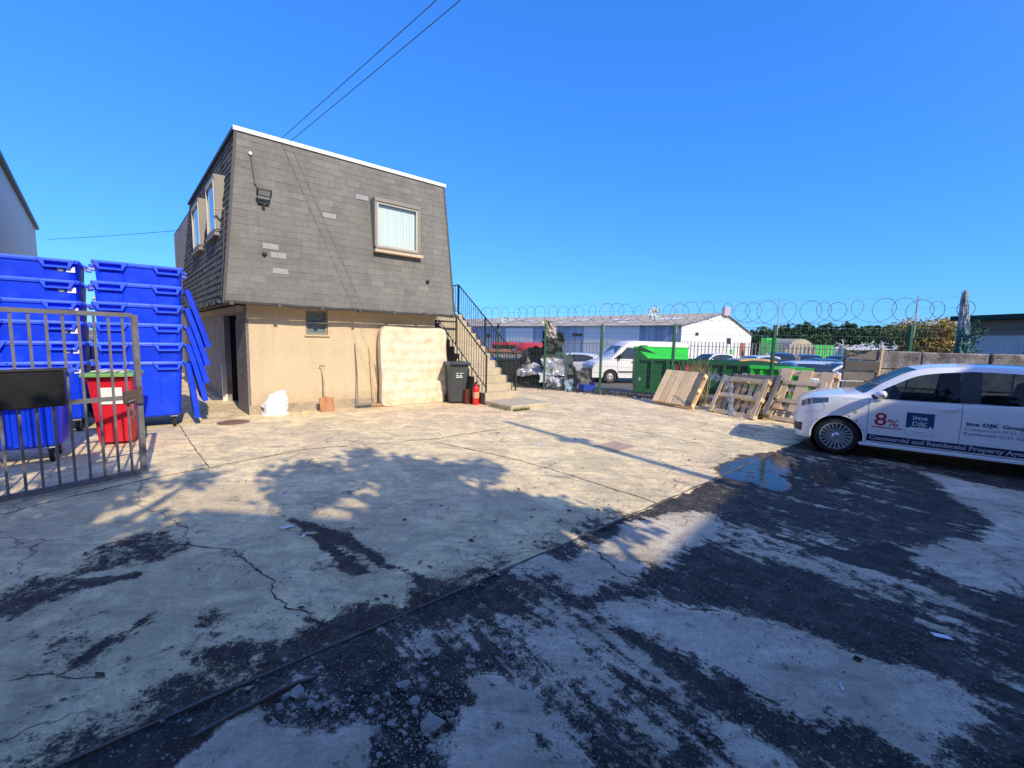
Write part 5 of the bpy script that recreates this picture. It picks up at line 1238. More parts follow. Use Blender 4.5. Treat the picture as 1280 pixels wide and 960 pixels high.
# white van
def build_van(name, label, loc, rz, body_m):
    T = thing(name, label, 'van', loc, rz); sl_ = [(.02, .32), (0, .62), (.05, .86), (.22, 1.04), (.95, 1.24), (1.62, 1.92), (1.95, 2.14), (2.4, 2.20), (5.25, 2.18), (5.32, 2.1), (5.36, .32)]
    mb = MB(); rows = []
    def yw(z, x): return (.98 - max(0, z - 1.1) * .11) * (1 - .10 * max(0, (1.0 - x)) ** 2)
    n = len(sl_)
    prof = []
    for i in range(n - 1):
        for k in range(4): q = k / 4; prof.append((sl_[i][0] + (sl_[i + 1][0] - sl_[i][0]) * q, sl_[i][1] + (sl_[i + 1][1] - sl_[i][1]) * q))
    prof.append(sl_[-1])
    for x, z in prof:
        w_ = yw(z, x); rows.append([(x, -w_, z), (x + .0, -w_ * .93, z + .035), (x, 0, z + .055), (x, w_ * .93, z + .035), (x, w_, z)])
    mb.grid(rows)
    for sgn in (-1, 1):   # sides as columns with arches
        xs = sorted(set([round(.02 + 5.34 * i / 110, 3) for i in range(111)])); top = []; cols = []
        for x in xs:
            zt = .5
            for (xa, za), (xb, zb_) in zip(prof, prof[1:]):
                if min(xa, xb) - 1e-6 <= x <= max(xa, xb) + 1e-6: zt = max(zt, za + (zb_ - za) * max(0, min(1, (x - xa) / ((xb - xa) or 1e-6))))
            zl = .30
            for cx in (.98, 4.25):
                d = abs(x - cx)
                if d < .42: zl = max(zl, .34 + math.sqrt(.42 ** 2 - d * d))
            zt = max(zt, zl + .02); cols.append([(x, sgn * yw(zl + (zt - zl) * k / 8, x), zl + (zt - zl) * k / 8) for k in range(9)])
        mb.grid(cols)
    mb.build('body', body_m, T, True)
    for sgn in (-1, 1):
        mb = MB(); f = lambda x, z: (x, sgn * (yw(z, x) + .008), z); mb.add([f(1.42, 1.30), f(2.32, 1.30), f(2.32, 1.86), f(1.86, 1.90), f(1.55, 1.60)], [(0, 1, 2, 3, 4)]); mb.build('side_window', mat('dark_glass', (.02, .025, .03), .08, .1, 2, spec=.9), T)
        mb = MB(); mb.add([f(1.10, 1.28), f(1.40, 1.30), f(1.50, 1.55)], [(0, 1, 2)]); mb.build('quarter_window', mat('dark_glass', (.02, .025, .03)), T)
        mb = MB(); mb.box((1.45, sgn * 1.08, 1.42), (.13, .14, .26), bev=.03); mb.build('mirror', M['black'], T)
        mb = MB(); mb.box((2.2, sgn * .995, 1.13), (.2, .03, .05)); mb.box((2.75, sgn * .995, 1.13), (.12, .03, .05)); mb.build('handle', M['black'], T)
        mb = MB()
        for x in (1.35, 2.42, 3.7): mb.box((x, sgn * (.984), .95), (.014, .008, 1.1))
        mb.box((2.7, sgn * .99, .62), (2.6, .03, .07)); mb.build('door_seams', M['dark'], T)
        for cx in (.98, 4.25):
            mb = MB(); mb.lathe([(.2, -.1), (.33, -.1), (.345, -.07), (.345, .07), (.33, .1), (.2, .1)], (cx, sgn * .86, .345), 'y', 26); wh = mb.build('wheel', M['rubber'], T, True)
            mb = MB(); mb.lathe([(0, sgn * .07), (.09, sgn * .10), (.19, sgn * .06), (.215, sgn * .095)], (cx, sgn * .86, .345), 'y', 20); mb.build('rim', M['galv'], wh, True)
            mb = MB(); mb.lathe([(.0, -.2 * sgn), (.41, -.2 * sgn), (.41, .11 * sgn)], (cx, sgn * .84, .345), 'y', 22); mb.build('wheel_well', M['void'], wh)
    mb = MB(); mb.quad((1.03, -.80, 1.345), (1.03, .80, 1.345), (1.60, .74, 1.965), (1.60, -.74, 1.965)); mb.build('windscreen', mat('dark_glass', (.02, .025, .03)), T)
    for sgn in (-1, 1):
        mb = MB(); mb.box((.16, sgn * .72, .93), (.26, .30, .16), Matrix.Rotation(R(-35), 3, 'Y'), bev=.04); mb.build('headlight', mat('lamp_glass', (.45, .48, .50), .1, .2, 5), T)
    mb = MB(); mb.box((-.01, 0, .50), (.10, 1.7, .34), bev=.04); mb.build('bumper', mat('bumper_grey', (.06, .06, .065), .6), T)
    return T
T = build_van('white_van', 'white panel van parked beyond the fence behind the green skip', (4.02, 23.2, -.5), R(8), M['white'])
p_ = T
# palisade
T = thing('palisade_fence', 'grey steel palisade fence in front of the warehouse', 'fence', (0, 40, -.5))
mb = MB(); rnd = random.Random(1)
for i in range(150):
    x = -6 + i * .30; y = 0 - .03 * i; mb.add([(x - .045, y, 0), (x + .045, y, 0), (x + .045, y, 2.25), (x, y, 2.40), (x - .045, y, 2.25)], [(0, 1, 2, 3, 4)])
mb.build('pales', mat('pale_steel', (.16, .16, .19), .6, .3, .7), T)
mb = MB()
for z in (.4, 1.95): mb.tube([(-6, .03, z), (39, -4.47, z)], .03, 4)
mb.build('rails', M['dark'], T)
# warehouse
g0, g1 = Vector((16.7, 43.0)), Vector((33.0, 60.0)); gdv = (g1 - g0).normalized(); ldv = Vector((-gdv.y, gdv.x)); 
T = thing('warehouse', 'long warehouse with white gable end and grey fibre cement roof', 'warehouse', (g0.x, g0.y, -.5), math.atan2(gdv.y, gdv.x))
WG = (g1 - g0).length; LL = 46; he, hr = 4.0, 5.85; hr2 = 3.55
mb = MB(); mb.add([(0, 0, 0), (WG, 0, 0), (WG, 0, hr2), (WG / 2, 0, hr), (0, 0, he)], [(0, 1, 2, 3, 4)]); mb.build('gable_wall', M['clad_w'], T)
mb = MB(); rnd = random.Random(5); n = 170
for i in range(n):
    y0_, y1_ = LL * i / n, LL * (i + 1) / n; mb.quad((0, y0_, 0), (0, y1_, 0), (0, y1_, he), (0, y0_, he), rnd.choice([.15, .5, .62, .95, .3]) + (.25 if int(i / 24) % 3 == 1 else 0))
mb.build('side_wall', M['clad_b'], T)
for y_, h_, w_ in ((22, 3.0, 5), (8, 3.6, 7)):
    mb = MB(); mb.box((-.04, y_, 2.2), (.08, w_, h_)); mb.build('white_panel', M['clad_w'], T)
mb = MB(); mb.quad((-.4, -.3, he - .05), (-.4, LL, he - .05), (WG / 2, LL, hr + .04), (WG / 2, -.3, hr + .04), .5); mb.quad((WG + .4, -.3, hr2 - .05), (WG + .4, LL, hr2 - .05), (WG / 2, LL, hr + .04), (WG / 2, -.3, hr + .04)); rf = mb.build('roof', M['roofa'], T)
mb = MB(); 
for i in range(26):
    y_ = rnd.uniform(1, LL - 2); q = rnd.choice([.25, .5, .72]); x = -.4 + (WG / 2 + .4) * q; z = he - .05 + (hr + .09 - he) * q
    mb.quad((x - .9, y_, z - .11), (x - .9, y_ + 1.4, z - .11), (x + .9, y_ + 1.4, z + .20), (x + .9, y_, z + .20))
mb.build('roof_light', mat('rooflight', (.70, .68, .62), .5), rf)
mb = MB(); mb.box((WG / 2 + .3, -.2, hr + .2), (2.0, .3, 1.0)); mb.build('roof_vent', mat('vent_pink', (.50, .42, .48), .7), rf)
for (x, z, sx, sz, nme, mm) in ((14.2, 2.6, 1.3, .7, 'louvre', M['dark']), (19.6, 1.6, 1.6, 1.6, 'red_door', mat('red_door', (.50, .10, .08), .7)), (3.9, 3.2, .7, .3, 'lamp', M['dark']), (15.4, 1.1, .5, .9, 'green_panel', M['skip_b'])):
    mb = MB(); mb.box((x, -.05, z), (sx, .08, sz)); mb.build(nme, mm, T)
for (y_, z, sy, sz) in ((12.5, 2.9, 1.4, .3), (28, 2.6, .8, .5)):
    mb = MB(); mb.box((-.06, y_, z), (.1, sy, sz)); mb.build('window', M['dark'], T)
# small things far behind
def far_box(name, label, cat, loc, size, m_, roof_m=None, group=None, rz=0):
    T = thing(name, label, cat, loc, rz, group); x, y, z = size; mb = MB(); mb.box((0, 0, z / 2), size, bev=.03); mb.build('body', m_, T)
    mb = MB(); n = 8
    for i in range(n): mb.box((-x / 2 + x * (i + .5) / n, -y / 2 - .03, z / 2), (x / n * .3, .06, z * .85))
    mb.build('ribs', m_, T)
    if roof_m: mb = MB(); mb.prism([(-y / 2 - .2, z), (0, z + y * .22), (y / 2 + .2, z)], -x / 2 - .2, x / 2 + .2, lambda p, q, h: (h, p, q)); mb.build('roof', roof_m, T)
    return T
GC = 'containers and cabins far across the yard'
gm = mat('far_green', (.05, .52, .10), .6, .3, .6)
far_box('container', 'bright green container right of the pale domed store', 'container', (45.0, 66, -.5), (6.2, 2.4, 2.4), gm, group=GC)
far_box('container', 'green roofed container next to the white gable', 'container', (32.6, 55, -.4), (1.5, 1.2, 3.0), gm, group=GC)
far_box('site_cabin', 'white site cabin at the right end of the far containers', 'cabin', (52.2, 66, -.5), (4.6, 2.4, 2.2), mat('cabin_w', (.62, .70, .72), .6, .2, 1), group=GC)
far_box('site_cabin', 'pale blue cabin between the green container and the white cabin', 'cabin', (48.8, 67, -.5), (2.4, 2.4, 2.1), mat('cabin_b', (.30, .45, .55), .6, .2, 1), group=GC)
T = thing('domed_store', 'pale domed store in front of the hedge', 'store', (36.7, 58, -.5)); mb = MB()
rows = [[(2.1 * math.cos(math.pi * k / 16), y_, .4 + 2.7 * math.sin(math.pi * k / 16)) for k in range(17)] for y_ in (-3, 3)]; mb.grid(rows); mb.add(rows[0], [tuple(range(17))]); mb.build('shell', mat('store_cream', (.46, .40, .30), .8, .3, .6), T)
mb = MB()
for i in range(7): mb.box((-1.6 + i * .53, -3.05, 1.3), (.08, .08, 1.7))
mb.build('ribs', M['wood_g'], T)
# ------------------------------------------------------------------ cars
COLS = [  # per column: lower x, half width, z of rails R1..R4 ; R5 (x,y,z) ; R6 (x,y,z) ; R7 (x,z)
 (0.00, .00, .30, .46, .61, .735, (.015, 0, .750), (.025, 0, .765), (.04, .78)),
 (0.02, .42, .30, .46, .61, .750, (.035, .40, .765), (.05, .38, .780), (.13, .835)),
 (0.09, .66, .30, .48, .65, .795, (.11, .645, .81), (.14, .61, .825), (.25, .885)),
 (0.25, .775, .31, .52, .71, .855, (.26, .75, .872), (.29, .71, .887), (.42, .925)),
 (0.585, .81, .32, .56, .79, .900, (.58, .775, .920), (.58, .73, .935), (.60, .962)),
 (0.95, .815, .32, .58, .82, .915, (.92, .765, .955), (.87, .70, .985), (.80, .995)),
 (1.17, .82, .32, .58, .83, .925, (1.17, .725, 1.115), (1.10, .655, 1.165), (1.00, 1.135)),
 (1.55, .82, .32, .58, .84, .935, (1.50, .672, 1.300), (1.46, .605, 1.375), (1.42, 1.395)),
 (1.93, .82, .32, .58, .85, .945, (1.96, .645, 1.375), (1.97, .585, 1.440), (1.98, 1.476)),
 (2.06, .82, .32, .58, .85, .950, (2.08, .643, 1.382), (2.09, .583, 1.446), (2.10, 1.480)),
 (2.50, .82, .32, .58, .86, .965, (2.48, .645, 1.375), (2.50, .580, 1.440), (2.50, 1.480)),
 (2.83, .82, .32, .58, .86, 1.00, (2.80, .655, 1.340), (2.84, .575, 1.425), (2.84, 1.468)),
 (3.01, .82, .32, .58, .87, 1.02, (3.02, .675, 1.270), (3.08, .575, 1.390), (3.06, 1.452)),
 (3.25, .80, .32, .58, .87, 1.02, (3.24, .670, 1.230), (3.28, .565, 1.34), (3.24, 1.425)),
 (3.44, .70, .32, .58, .86, 1.00, (3.41, .600, 1.200), (3.37, .520, 1.32), (3.32, 1.405)),
 (3.52, .45, .32, .58, .86, .990, (3.47, .400, 1.190), (3.42, .360, 1.31), (3.35, 1.395)),
 (3.54, .00, .32, .58, .86, .985, (3.49, .00, 1.190), (3.44, .00, 1.31), (3.37, 1.39))]
def cr(p0, p1, p2, p3, t_):
    return 0.5 * ((2 * p1) + (p2 - p0) * t_ + (2 * p0 - 5 * p1 + 4 * p2 - p3) * t_ * t_ + (3 * p1 - p0 - 3 * p2 + p3) * t_ ** 3)
def rails():
    Rl = [[] for _ in range(8)]
    for (x, w_, z1, z2, z3, z4, r5, r6, r7) in COLS:
        Rl[0].append(Vector((x + (.02 if x < 1 else -.02) * (1 if (x < .3 or x > 3.3) else 0), w_ * .955, .205))); Rl[1].append(Vector((x, w_ * .985, z1))); Rl[2].append(Vector((x, w_ * 1.0, z2)))
        Rl[3].append(Vector((x + (.015 if x < .2 else 0), w_ * .992, z3))); Rl[4].append(Vector((x + (.02 if x < .2 else 0), w_ * .965, z4)))
        Rl[5].append(Vector(r5)); Rl[6].append(Vector(r6)); Rl[7].append(Vector((r7[0], 0, r7[1])))
    return Rl
RL = rails()
def rail_at(k, c):
    n = len(COLS); i = min(n - 2, int(c)); t_ = c - i; P = RL[k]
    mir = lambda v_: Vector((v_.x, -v_.y, v_.z))
    p0 = P[i - 1] if i > 0 else mir(P[1]); p3 = P[i + 2] if i + 2 < n else mir(P[n - 2])
    return cr(p0, P[i], P[i + 1], p3, t_)
def surf(c, r_):
    """column parameter c in 0..16, rail parameter r in 0..7"""
    i = min(6, int(r_)); t_ = r_ - i
    if i == 4: return rail_at(4, c).lerp(rail_at(5, c), t_)
    if i < 4:
        a, b_ = rail_at(i, c), rail_at(i + 1, c); p0 = rail_at(i - 1, c) if i > 0 else a * 2 - b_ + Vector((0, -.02, 0)); p3 = rail_at(i + 2, c) if i < 3 else b_ * 2 - a + Vector((0, -.015, 0))
        return cr(p0, a, b_, p3, t_)
    a, b_ = rail_at(i, c), rail_at(i + 1, c)
    if i == 5: return a.lerp(b_, t_)
    # roof / bonnet: crowned from edge to centre line
    s = math.sin(t_ * math.pi / 2); p = a.lerp(b_, t_); p.z = a.z + (b_.z - a.z) * s
    if c <= 5: p.x = a.x + (b_.x - a.x) * s
    return p
def build_car(name, label, loc, rz, paint, hero=False, sc=(1, 1, 1), group=None, glassm=None, parts=True):
    T = thing(name, label, 'car', loc, rz, group); NC = 8 if hero else 4; nr = [4, 4, 4, 3, 7, 3, 6] if hero else [2, 2, 2, 2, 3, 1, 3]
    cs = [i / NC for i in range(16 * NC + 1)]; rs = []
    for i, n in enumerate(nr): rs += [i + k / n for k in range(n)]
    rs.append(7.0)
    reg = {}
    def region(c, r_, hx, hz, hy):
        if 4 < r_ < 5:
            if 5.12 < c < 6.0: return 'window_corner'
            if 6.0 <= c < 7.92: return 'front_side_window'
            if 7.92 <= c < 9.08: return 'window_pillar'
            if 9.08 <= c < 11.9: return 'rear_side_window'
            if c >= 14: return 'rear_window'
            if 11.9 <= c < 12.3: return 'rear_pillar'
        if r_ > 6.0 and 5.0 <= c < 6.95 : return 'windscreen'
        if 3.3 < r_ < 4 and 1.9 < c < 3.6: return 'headlight'
        if .9 < r_ < 1.8 and c < 2.4: return 'grille'
        if 0.55 < r_ < 4 and 4.97 < c < 8.0: return 'front_door'
        if 0.55 < r_ < 4 and 8.0 <= c < 11.4: return 'rear_door'
        if r_ < 3 and c > 13.6: return 'rear_bumper'
        return 'body'
    for sy in (-1, 1):
        vg = [[surf(c, r_) for r_ in rs] for c in cs]
        for row in vg:
            for p in row: p.x *= sc[0]; p.y *= sc[1] * sy; p.z *= sc[2]
        wheels = [(.585 * sc[0], .29), (3.005 * sc[0], .29)]; RA = .338
        for i in range(len(cs) - 1):
            for j in range(len(rs) - 1):
                q = [vg[i][j], vg[i + 1][j], vg[i + 1][j + 1], vg[i][j + 1]]; c_ = (q[0] + q[1] + q[2] + q[3]) / 4
                if abs(c_.y) > .4 and any(math.hypot(c_.x - wx, c_.z - wz) < RA for wx, wz in wheels) and rs[j] < 4: continue
                qq = []
                for p in q:
                    p = p.copy()
                    if rs[j] < 4 and abs(p.y) > .4:
                        for wx, wz in wheels:
                            d = math.hypot(p.x - wx, p.z - wz)
                            if d < RA + .004 and d > .01: p.x = wx + (p.x - wx) * RA / d; p.z = wz + (p.z - wz) * RA / d
                    qq.append(p)
                nm = region((cs[i] + cs[i + 1]) / 2, (rs[j] + rs[j + 1]) / 2, c_.x, c_.z, c_.y)
                if nm in ('body', 'windscreen', 'grille', 'rear_window', 'rear_bumper'): key = (nm, 0)
                else: key = (nm, sy)
                reg.setdefault(key, {'v': [], 'f': [], 'm': {}}); g = reg[key]; ids = []
                for p in qq:
                    kk = (round(p.x, 4), round(p.y, 4), round(p.z, 4))
                    if kk not in g['m']: g['m'][kk] = len(g['v']); g['v'].append(kk)
                    ids.append(g['m'][kk])
                u_ = []
                for a in ids:
                    if a not in u_: u_.append(a)
                if len(u_) >= 3: g['f'].append(tuple(u_))
    gm_ = glassm or glass('car_glass', (.38, .46, .48), .02)
    mm = {'body': paint, 'front_door': paint, 'rear_door': paint, 'headlight': mat('headlamp', (.06, .075, .10), .05, .8, 22, spec=1, coat=1), 'grille': M['black'], 'rear_bumper': paint,
          'window_corner': mat('gloss_black', (.008, .008, .009), .12, .1, 4), 'window_pillar': mat('gloss_black', (0, 0, 0)), 'rear_pillar': mat('gloss_black', (0, 0, 0)), 'front_side_window': gm_, 'rear_side_window': gm_, 'windscreen': gm_, 'rear_window': gm_}
    obs = {}
    for (nm, sy), g in reg.items():
        mb = MB(); mb.v = [tuple(p) for p in g['v']]; mb.f = g['f']; mb.t = [.5] * len(g['f'])
        obs[(nm, sy)] = mb.build(nm, mm[nm], T, True)
    # dark inside: floor, wells, sill underside
    mb = MB(); X, Y, Z = sc
    mb.box((1.77 * X, 0, .26), (3.2 * X, 1.40 * Y, .08)); mb.box((2.0 * X, 0, .58 * Z), (2.7 * X, 1.42 * Y, .60 * Z)) ; mb.build('cabin_floor', M['void'], T)
    for wx in (.585 * X, 3.005 * X):
        for sy in (-1, 1):
            cy = sy * .70 * Y
            mb = MB(); prof = [(.175, -.09), (.255, -.092), (.283, -.075), (.290, -.045), (.290, .045), (.283, .075), (.255, .092), (.195, .085)]; mb.lathe([(r_, h * sy) for r_, h in prof], (wx, cy, .29), 'y', 36 if hero else 18); wh = mb.build('wheel', M['rubber'], T, True)
            mb = MB(); mb.lathe([(0, -.2 * sy), (.336, -.2 * sy), (.336, .085 * sy)], (wx, cy, .29), 'y', 30); mb.build('wheel_well', M['void'], wh, True)
            mb = MB(); mb.lathe([(.178, .02 * sy), (.198, .092 * sy), (.210, .090 * sy), (.214, .078 * sy)], (wx, cy, .29), 'y', 36 if hero else 16)
            ns = 20 if hero else 7
            for k in range(ns):
                a = 2 * math.pi * k / ns; d = Vector((math.cos(a), 0, math.sin(a))); e = Vector((-math.sin(a), 0, math.cos(a))); c_ = Vector((wx, cy, .29)); w1, w2 = (.010, .014) if hero else (.03, .035)
                o1 = Vector((0, sy * .088, 0)); o2 = Vector((0, sy * .080, 0)); o3 = Vector((0, sy * .05, 0))
                mb.add([c_ + d * .045 - e * w1 + o2, c_ + d * .045 + e * w1 + o2, c_ + d * .200 + e * w2 + o1, c_ + d * .200 - e * w2 + o1, c_ + d * .045 - e * w1 + o3, c_ + d * .045 + e * w1 + o3, c_ + d * .200 + e * w2 + o3, c_ + d * .200 - e * w2 + o3], [(0, 1, 2, 3), (0, 4, 7, 3), (1, 5, 6, 2)])
            mb.lathe([(0, .092 * sy), (.03, .092 * sy), (.052, .080 * sy), (.052, .04 * sy)], (wx, cy, .29), 'y', 20); mb.lathe([(0, -.02 * sy), (.18, -.02 * sy)], (wx, cy, .29), 'y', 20)
            rm = mb.build('rim', mat('alloy', (.62, .63, .66), .28, .06, 6, metal=.75), wh)
            mb = MB(); mb.lathe([(.0, .035 * sy), (.178, .033 * sy)], (wx, cy, .29), 'y', 24); mb.build('brake_disc', M['dark'], wh)
    for sy in (-1, 1):
        mb = MB(); base = Vector((1.06 * X, sy * .80 * Y, .955 * Z)); rows = []
        for k in range(9):
            a = math.pi * k / 8; r_ = math.sin(a) ** .6 if 0 < k < 8 else .02
            rows.append([base + Vector(((.10 * math.cos(b_) if math.cos(b_) < 0 else .05 * math.cos(b_)) * r_ + .02, sy * (-.01 + .24 * k / 8), .060 * math.sin(b_) * r_ + .035 + .02 * (k / 8))) for b_ in [2 * math.pi * i / 12 for i in range(12)]])
        mb.grid(rows, closed=True); mb.box(base + Vector((0, -sy * .02, -.03)), (.05, .08, .04)); mb.build('mirror', paint, T, True)
    # interior
    tr_ = mat('seat_fabric', (.05, .055, .06), .9, .2, 8)
    for x in (1.95 * X, 2.75 * X):
        for sy in (-1, 1):
            mb = MB(); mb.box((x - .22, sy * .35, .62), (.5, .48, .16), bev=.05); mb.box((x, sy * .35, .92), (.15, .46, .62), Matrix.Rotation(R(14), 3, 'Y'), bev=.06); mb.box((x + .09, sy * .35, 1.26), (.09, .24, .18), bev=.04); mb.build('seat', tr_, T)
    mb = MB(); mb.box((1.02 * X, 0, .90 * Z), (.36, 1.30 * Y, .16), bev=.04); mb.build('dashboard', M['black'], T)
    if hero:
        mb = MB(); c_ = Vector((1.36, .36, .98)); rt = Matrix.Rotation(R(62), 3, 'Y'); mb.tube([c_ + rt @ Vector((.18 * math.cos(a), .18 * math.sin(a), 0)) for a in [2 * math.pi * k / 24 for k in range(24)]], .014, 6, closed=True); mb.tube([c_, c_ + Vector((-.25, 0, -.08))], .03, 8); mb.box(c_, (.08, .30, .05), rt); mb.build('steering_wheel', M['black'], T)
    return T, obs
ca = R(-35.4)
car, ob = build_car('white_hatchback', 'white estate agency hatchback with navy lettering on its doors', (5.09, 7.63, 0), ca, M['carp'], True)
# BVH of the near side for placing lettering and trim on the panels
vs = []; fs = []
for (nm, sy), o in ob.items():
    n = len(vs); vs += [v_.co.copy() for v_ in o.data.vertices]; fs += [tuple(i + n for i in p.vertices) for p in o.data.polygons]
bvh = BVHTree.FromPolygons(vs, fs)
def on_side(x, z, off=.003):
    h = bvh.ray_cast(Vector((x, -2.0, z)), Vector((0, 1, 0)))
    y = h[0].y if h[0] is not None else -.82
    if y > -.5: y = -.81
    return Vector((x, y - off, z))
def seam(pts, r_, name='door_seam', m_=None, parent=None):
    out = []
    for (x0, z0), (x1, z1) in zip(pts, pts[1:]):
        n = max(1, int(math.hypot(x1 - x0, z1 - z0) / .03))
        for i in range(n): out.append((x0 + (x1 - x0) * i / n, z0 + (z1 - z0) * i / n))
    out.append(pts[-1]); mb = MB(); mb.tube([on_side(x, z, -.0005) for x, z in out], r_, 4); return mb.build(name, m_ or M['void'], parent or car)
seam([(.945, .905), (.945, .45), (.985, .30), (1.03, .262), (1.88, .262), (1.935, .32), (1.935, .935)], .0032)
seam([(1.945, .262), (2.62, .262), (2.70, .36), (2.80, .66), (2.84, .96)], .0032)
seam([(.62, .885), (.95, .908), (1.5, .928), (2.2, .945), (2.8, .985)], .0030, 'belt_seam', M['dark'])
seam([(.34, .84), (.42, .72), (.36, .66)], .0025, 'wing_seam'); seam([(.14, .62), (.30, .655), (.34, .64)], .0025, 'bumper_seam')
# arch lips
for wx in (.585, 3.005):
    mb = MB(); mb.tube([(wx + .338 * math.cos(a), -.803, .29 + .338 * math.sin(a)) for a in [R(-8) + R(196) * k / 40 for k in range(41)]], .013, 6); mb.build('arch_lip', M['carp'], car, True)
mb = MB(); mb.box((1.8, -.775, .222), (1.86, .06, .05), bev=.01); mb.build('sill', M['carp'], car)
# handles
for x in (1.80, 2.66):
    mb = MB(); c_ = on_side(x, .855, 0); rows = []
    for k in range(9):
        q = k / 8; s = math.sin(math.pi * q) ** .5 if 0 < k < 8 else .1
        rows.append([c_ + Vector(((q - .5) * .19, -.008 - .036 * s + .010 * math.cos(a), .016 * math.sin(a) * (.4 + .6 * s))) for a in [2 * math.pi * i / 8 for i in range(8)]])
    mb.grid(rows, closed=True); h_ = mb.build('door_handle', M['carp'], car, True)
mb = MB(); mb.lathe([(0, -.006), (.02, -.005), (.024, 0)], on_side(.80, .70, 0), 'y', 14); mb.build('side_repeater', mat('amber', (.6, .45, .3), .3), car)
mb = MB(); mb.tube([(2.9, 0, 1.46), (3.05, 0, 1.62)], .005, 5); mb.build('aerial', M['black'], car)
mb = MB(); mb.box((.075, -.45, .36), (.05, .22, .08), Matrix.Rotation(R(28), 3, 'Z'), bev=.015); mb.box((.04, -.2, .30), (.05, .5, .05), bev=.01); mb.build('fog_light', mat('fog', (.3, .32, .35), .15), car)
mb = MB(); mb.box((.0, 0, .47), (.02, .5, .11)); mb.build('number_plate', M['plastic'], car)
# side graphics
navy = mat('navy_vinyl', (.010, .018, .085), .35, .06, 5); teal = mat('teal_vinyl', (.008, .07, .15), .35, .08, 5); redv = mat('red_vinyl', (.42, .012, .03), .4, .1, 5); silv = mat('silver_letter', (.50, .54, .60), .4, .05, 5); greyv = mat('grey_letter', (.22, .25, .31), .4, .05, 5)
def panel(pts_fn, x0, x1, z0, z1, name, m_, off=.003, nx_=30, nz_=4):
    mb = MB(); mb.grid([[on_side(x0 + (x1 - x0) * i / nx_, z0 + (z1 - z0) * j / nz_, off) for i in range(nx_ + 1)] for j in range(nz_ + 1)]); return mb.build(name, m_, car, True)
def lettering(txt, x, z, size, m_, name, width=None, off=.006, bold=0.0, serif=1, parent=None, xsc=1.0):
    cu = bpy.data.curves.new('t', 'FONT'); cu.body = txt; cu.size = size; cu.offset = bold; cu.resolution_u = 3; o = bpy.data.objects.new('t', cu); col.objects.link(o)
    dg = bpy.context.evaluated_depsgraph_get(); me_ = bpy.data.meshes.new_from_object(o.evaluated_get(dg)); bpy.data.objects.remove(o)
    xs_ = [v_.co.x for v_ in me_.vertices]; w_ = max(xs_) - min(xs_); k = width / w_ if width else xsc; xm = min(xs_)
    ser = []
    if serif:
        cnt = {}
        for p in me_.polygons:
            for ek in p.edge_keys: cnt.setdefault(ek, []).append(p)
        for (a, b_), ps in cnt.items():
            if len(ps) != 1: continue
            va, vb = me_.vertices[a].co, me_.vertices[b_].co
            if abs(va.y - vb.y) < .01 * size and .05 * size < abs(va.x - vb.x) < .24 * size:
                up_ = ps[0].center.y > va.y; x0_, x1_ = min(va.x, vb.x) - .06 * size, max(va.x, vb.x) + .06 * size; t_ = .05 * size * (1 if up_ else -1)
                ser.append([(x0_, va.y), (x1_, va.y), (x1_, va.y + t_), (x0_, va.y + t_)])
    V_ = [on_side(x + (v_.co.x - xm) * k, z + v_.co.y, off) for v_ in me_.vertices]; F_ = [tuple(p.vertices) for p in me_.polygons]
    for q_ in ser:
        n_ = len(V_); V_ += [on_side(x + (px_ - xm) * k, z + py_, off + .0009) for px_, py_ in q_]; F_.append((n_, n_ + 1, n_ + 2, n_ + 3))
    me_ = bpy.data.meshes.new(name); me_.from_pydata([tuple(q) for q in V_], [], F_); me_.update()
    me_.materials.clear(); me_.materials.append(m_); me_.name = name
    o = bpy.data.objects.new(name, me_); col.objects.link(o); o.parent = parent or car; return o
st = panel(None, .955, 2.80, .285, .385, 'navy_strip', navy)
lettering('Commercial and Residential Property Agents', .985, .312, .082, silv, 'lettering', 1.66, bold=.0016)
lettering('8', 1.025, .535, .27, redv, 'lettering', .135, bold=.001)
lettering('%', 1.175, .535, .15, redv, 'lettering', .125, serif=0)
mb = MB(); mb.grid([[on_side(.995 + .345 * i / 10, zz, .004) for i in range(11)] for zz in (.497, .512)]); mb.build('red_underline', mat('red_small', (.45, .10, .12), .5, .5, 60), car)
lg = panel(None, 1.375, 1.67, .448, .765, 'logo_panel', navy, .003, 8, 8); panel(None, 1.378, 1.667, .540, .762, 'logo_blue', teal, .005, 8, 6)
mb = MB(); rnd = random.Random(21); top = []
for i in range(31):
    x = 1.378 + .289 * i / 30; h = .545 + (.006 + .012 * rnd.random()) + (.035 if i == 27 else .015 if i in (26, 28, 20) else 0) - (.012 if i < 5 else 0); top.append((x, h))
mb.grid([[on_side(x, .451, .0065) for x, h in top], [on_side(x, h, .0065) for x, h in top]]); mb.build('logo_skyline', M['carp'], car)
lt = mat('pale_letter', (.66, .74, .78), .4, .04, 5)
lettering('ime', 1.445, .668, .088, lt, 'lettering', .155, off=.009, bold=.0006)
lettering('DJK', 1.445, .578, .088, lt, 'lettering', .160, off=.009, bold=.0006)
mb = MB(); mb.grid([[on_side(1.45 + .15 * i / 6, zz, .0095) for i in range(7)] for zz in (.483, .496)]); mb.build('small_print', mat('faint_print', (.45, .50, .58), .5, .4, 90), car)
lettering('ime', 1.985, .655, .068, navy, 'lettering', .125, bold=.0014); lettering('DJK', 2.145, .655, .068, navy, 'lettering', .145, bold=.0014); lettering('Group', 2.325, .655, .068, navy, 'lettering', .22, bold=.0014)
lettering('Commercial 0131 243 1331', 1.975, .590, .055, greyv, 'lettering', .74)
lettering('Residential 0131 629 1331', 1.975, .525, .055, greyv, 'lettering', .74)

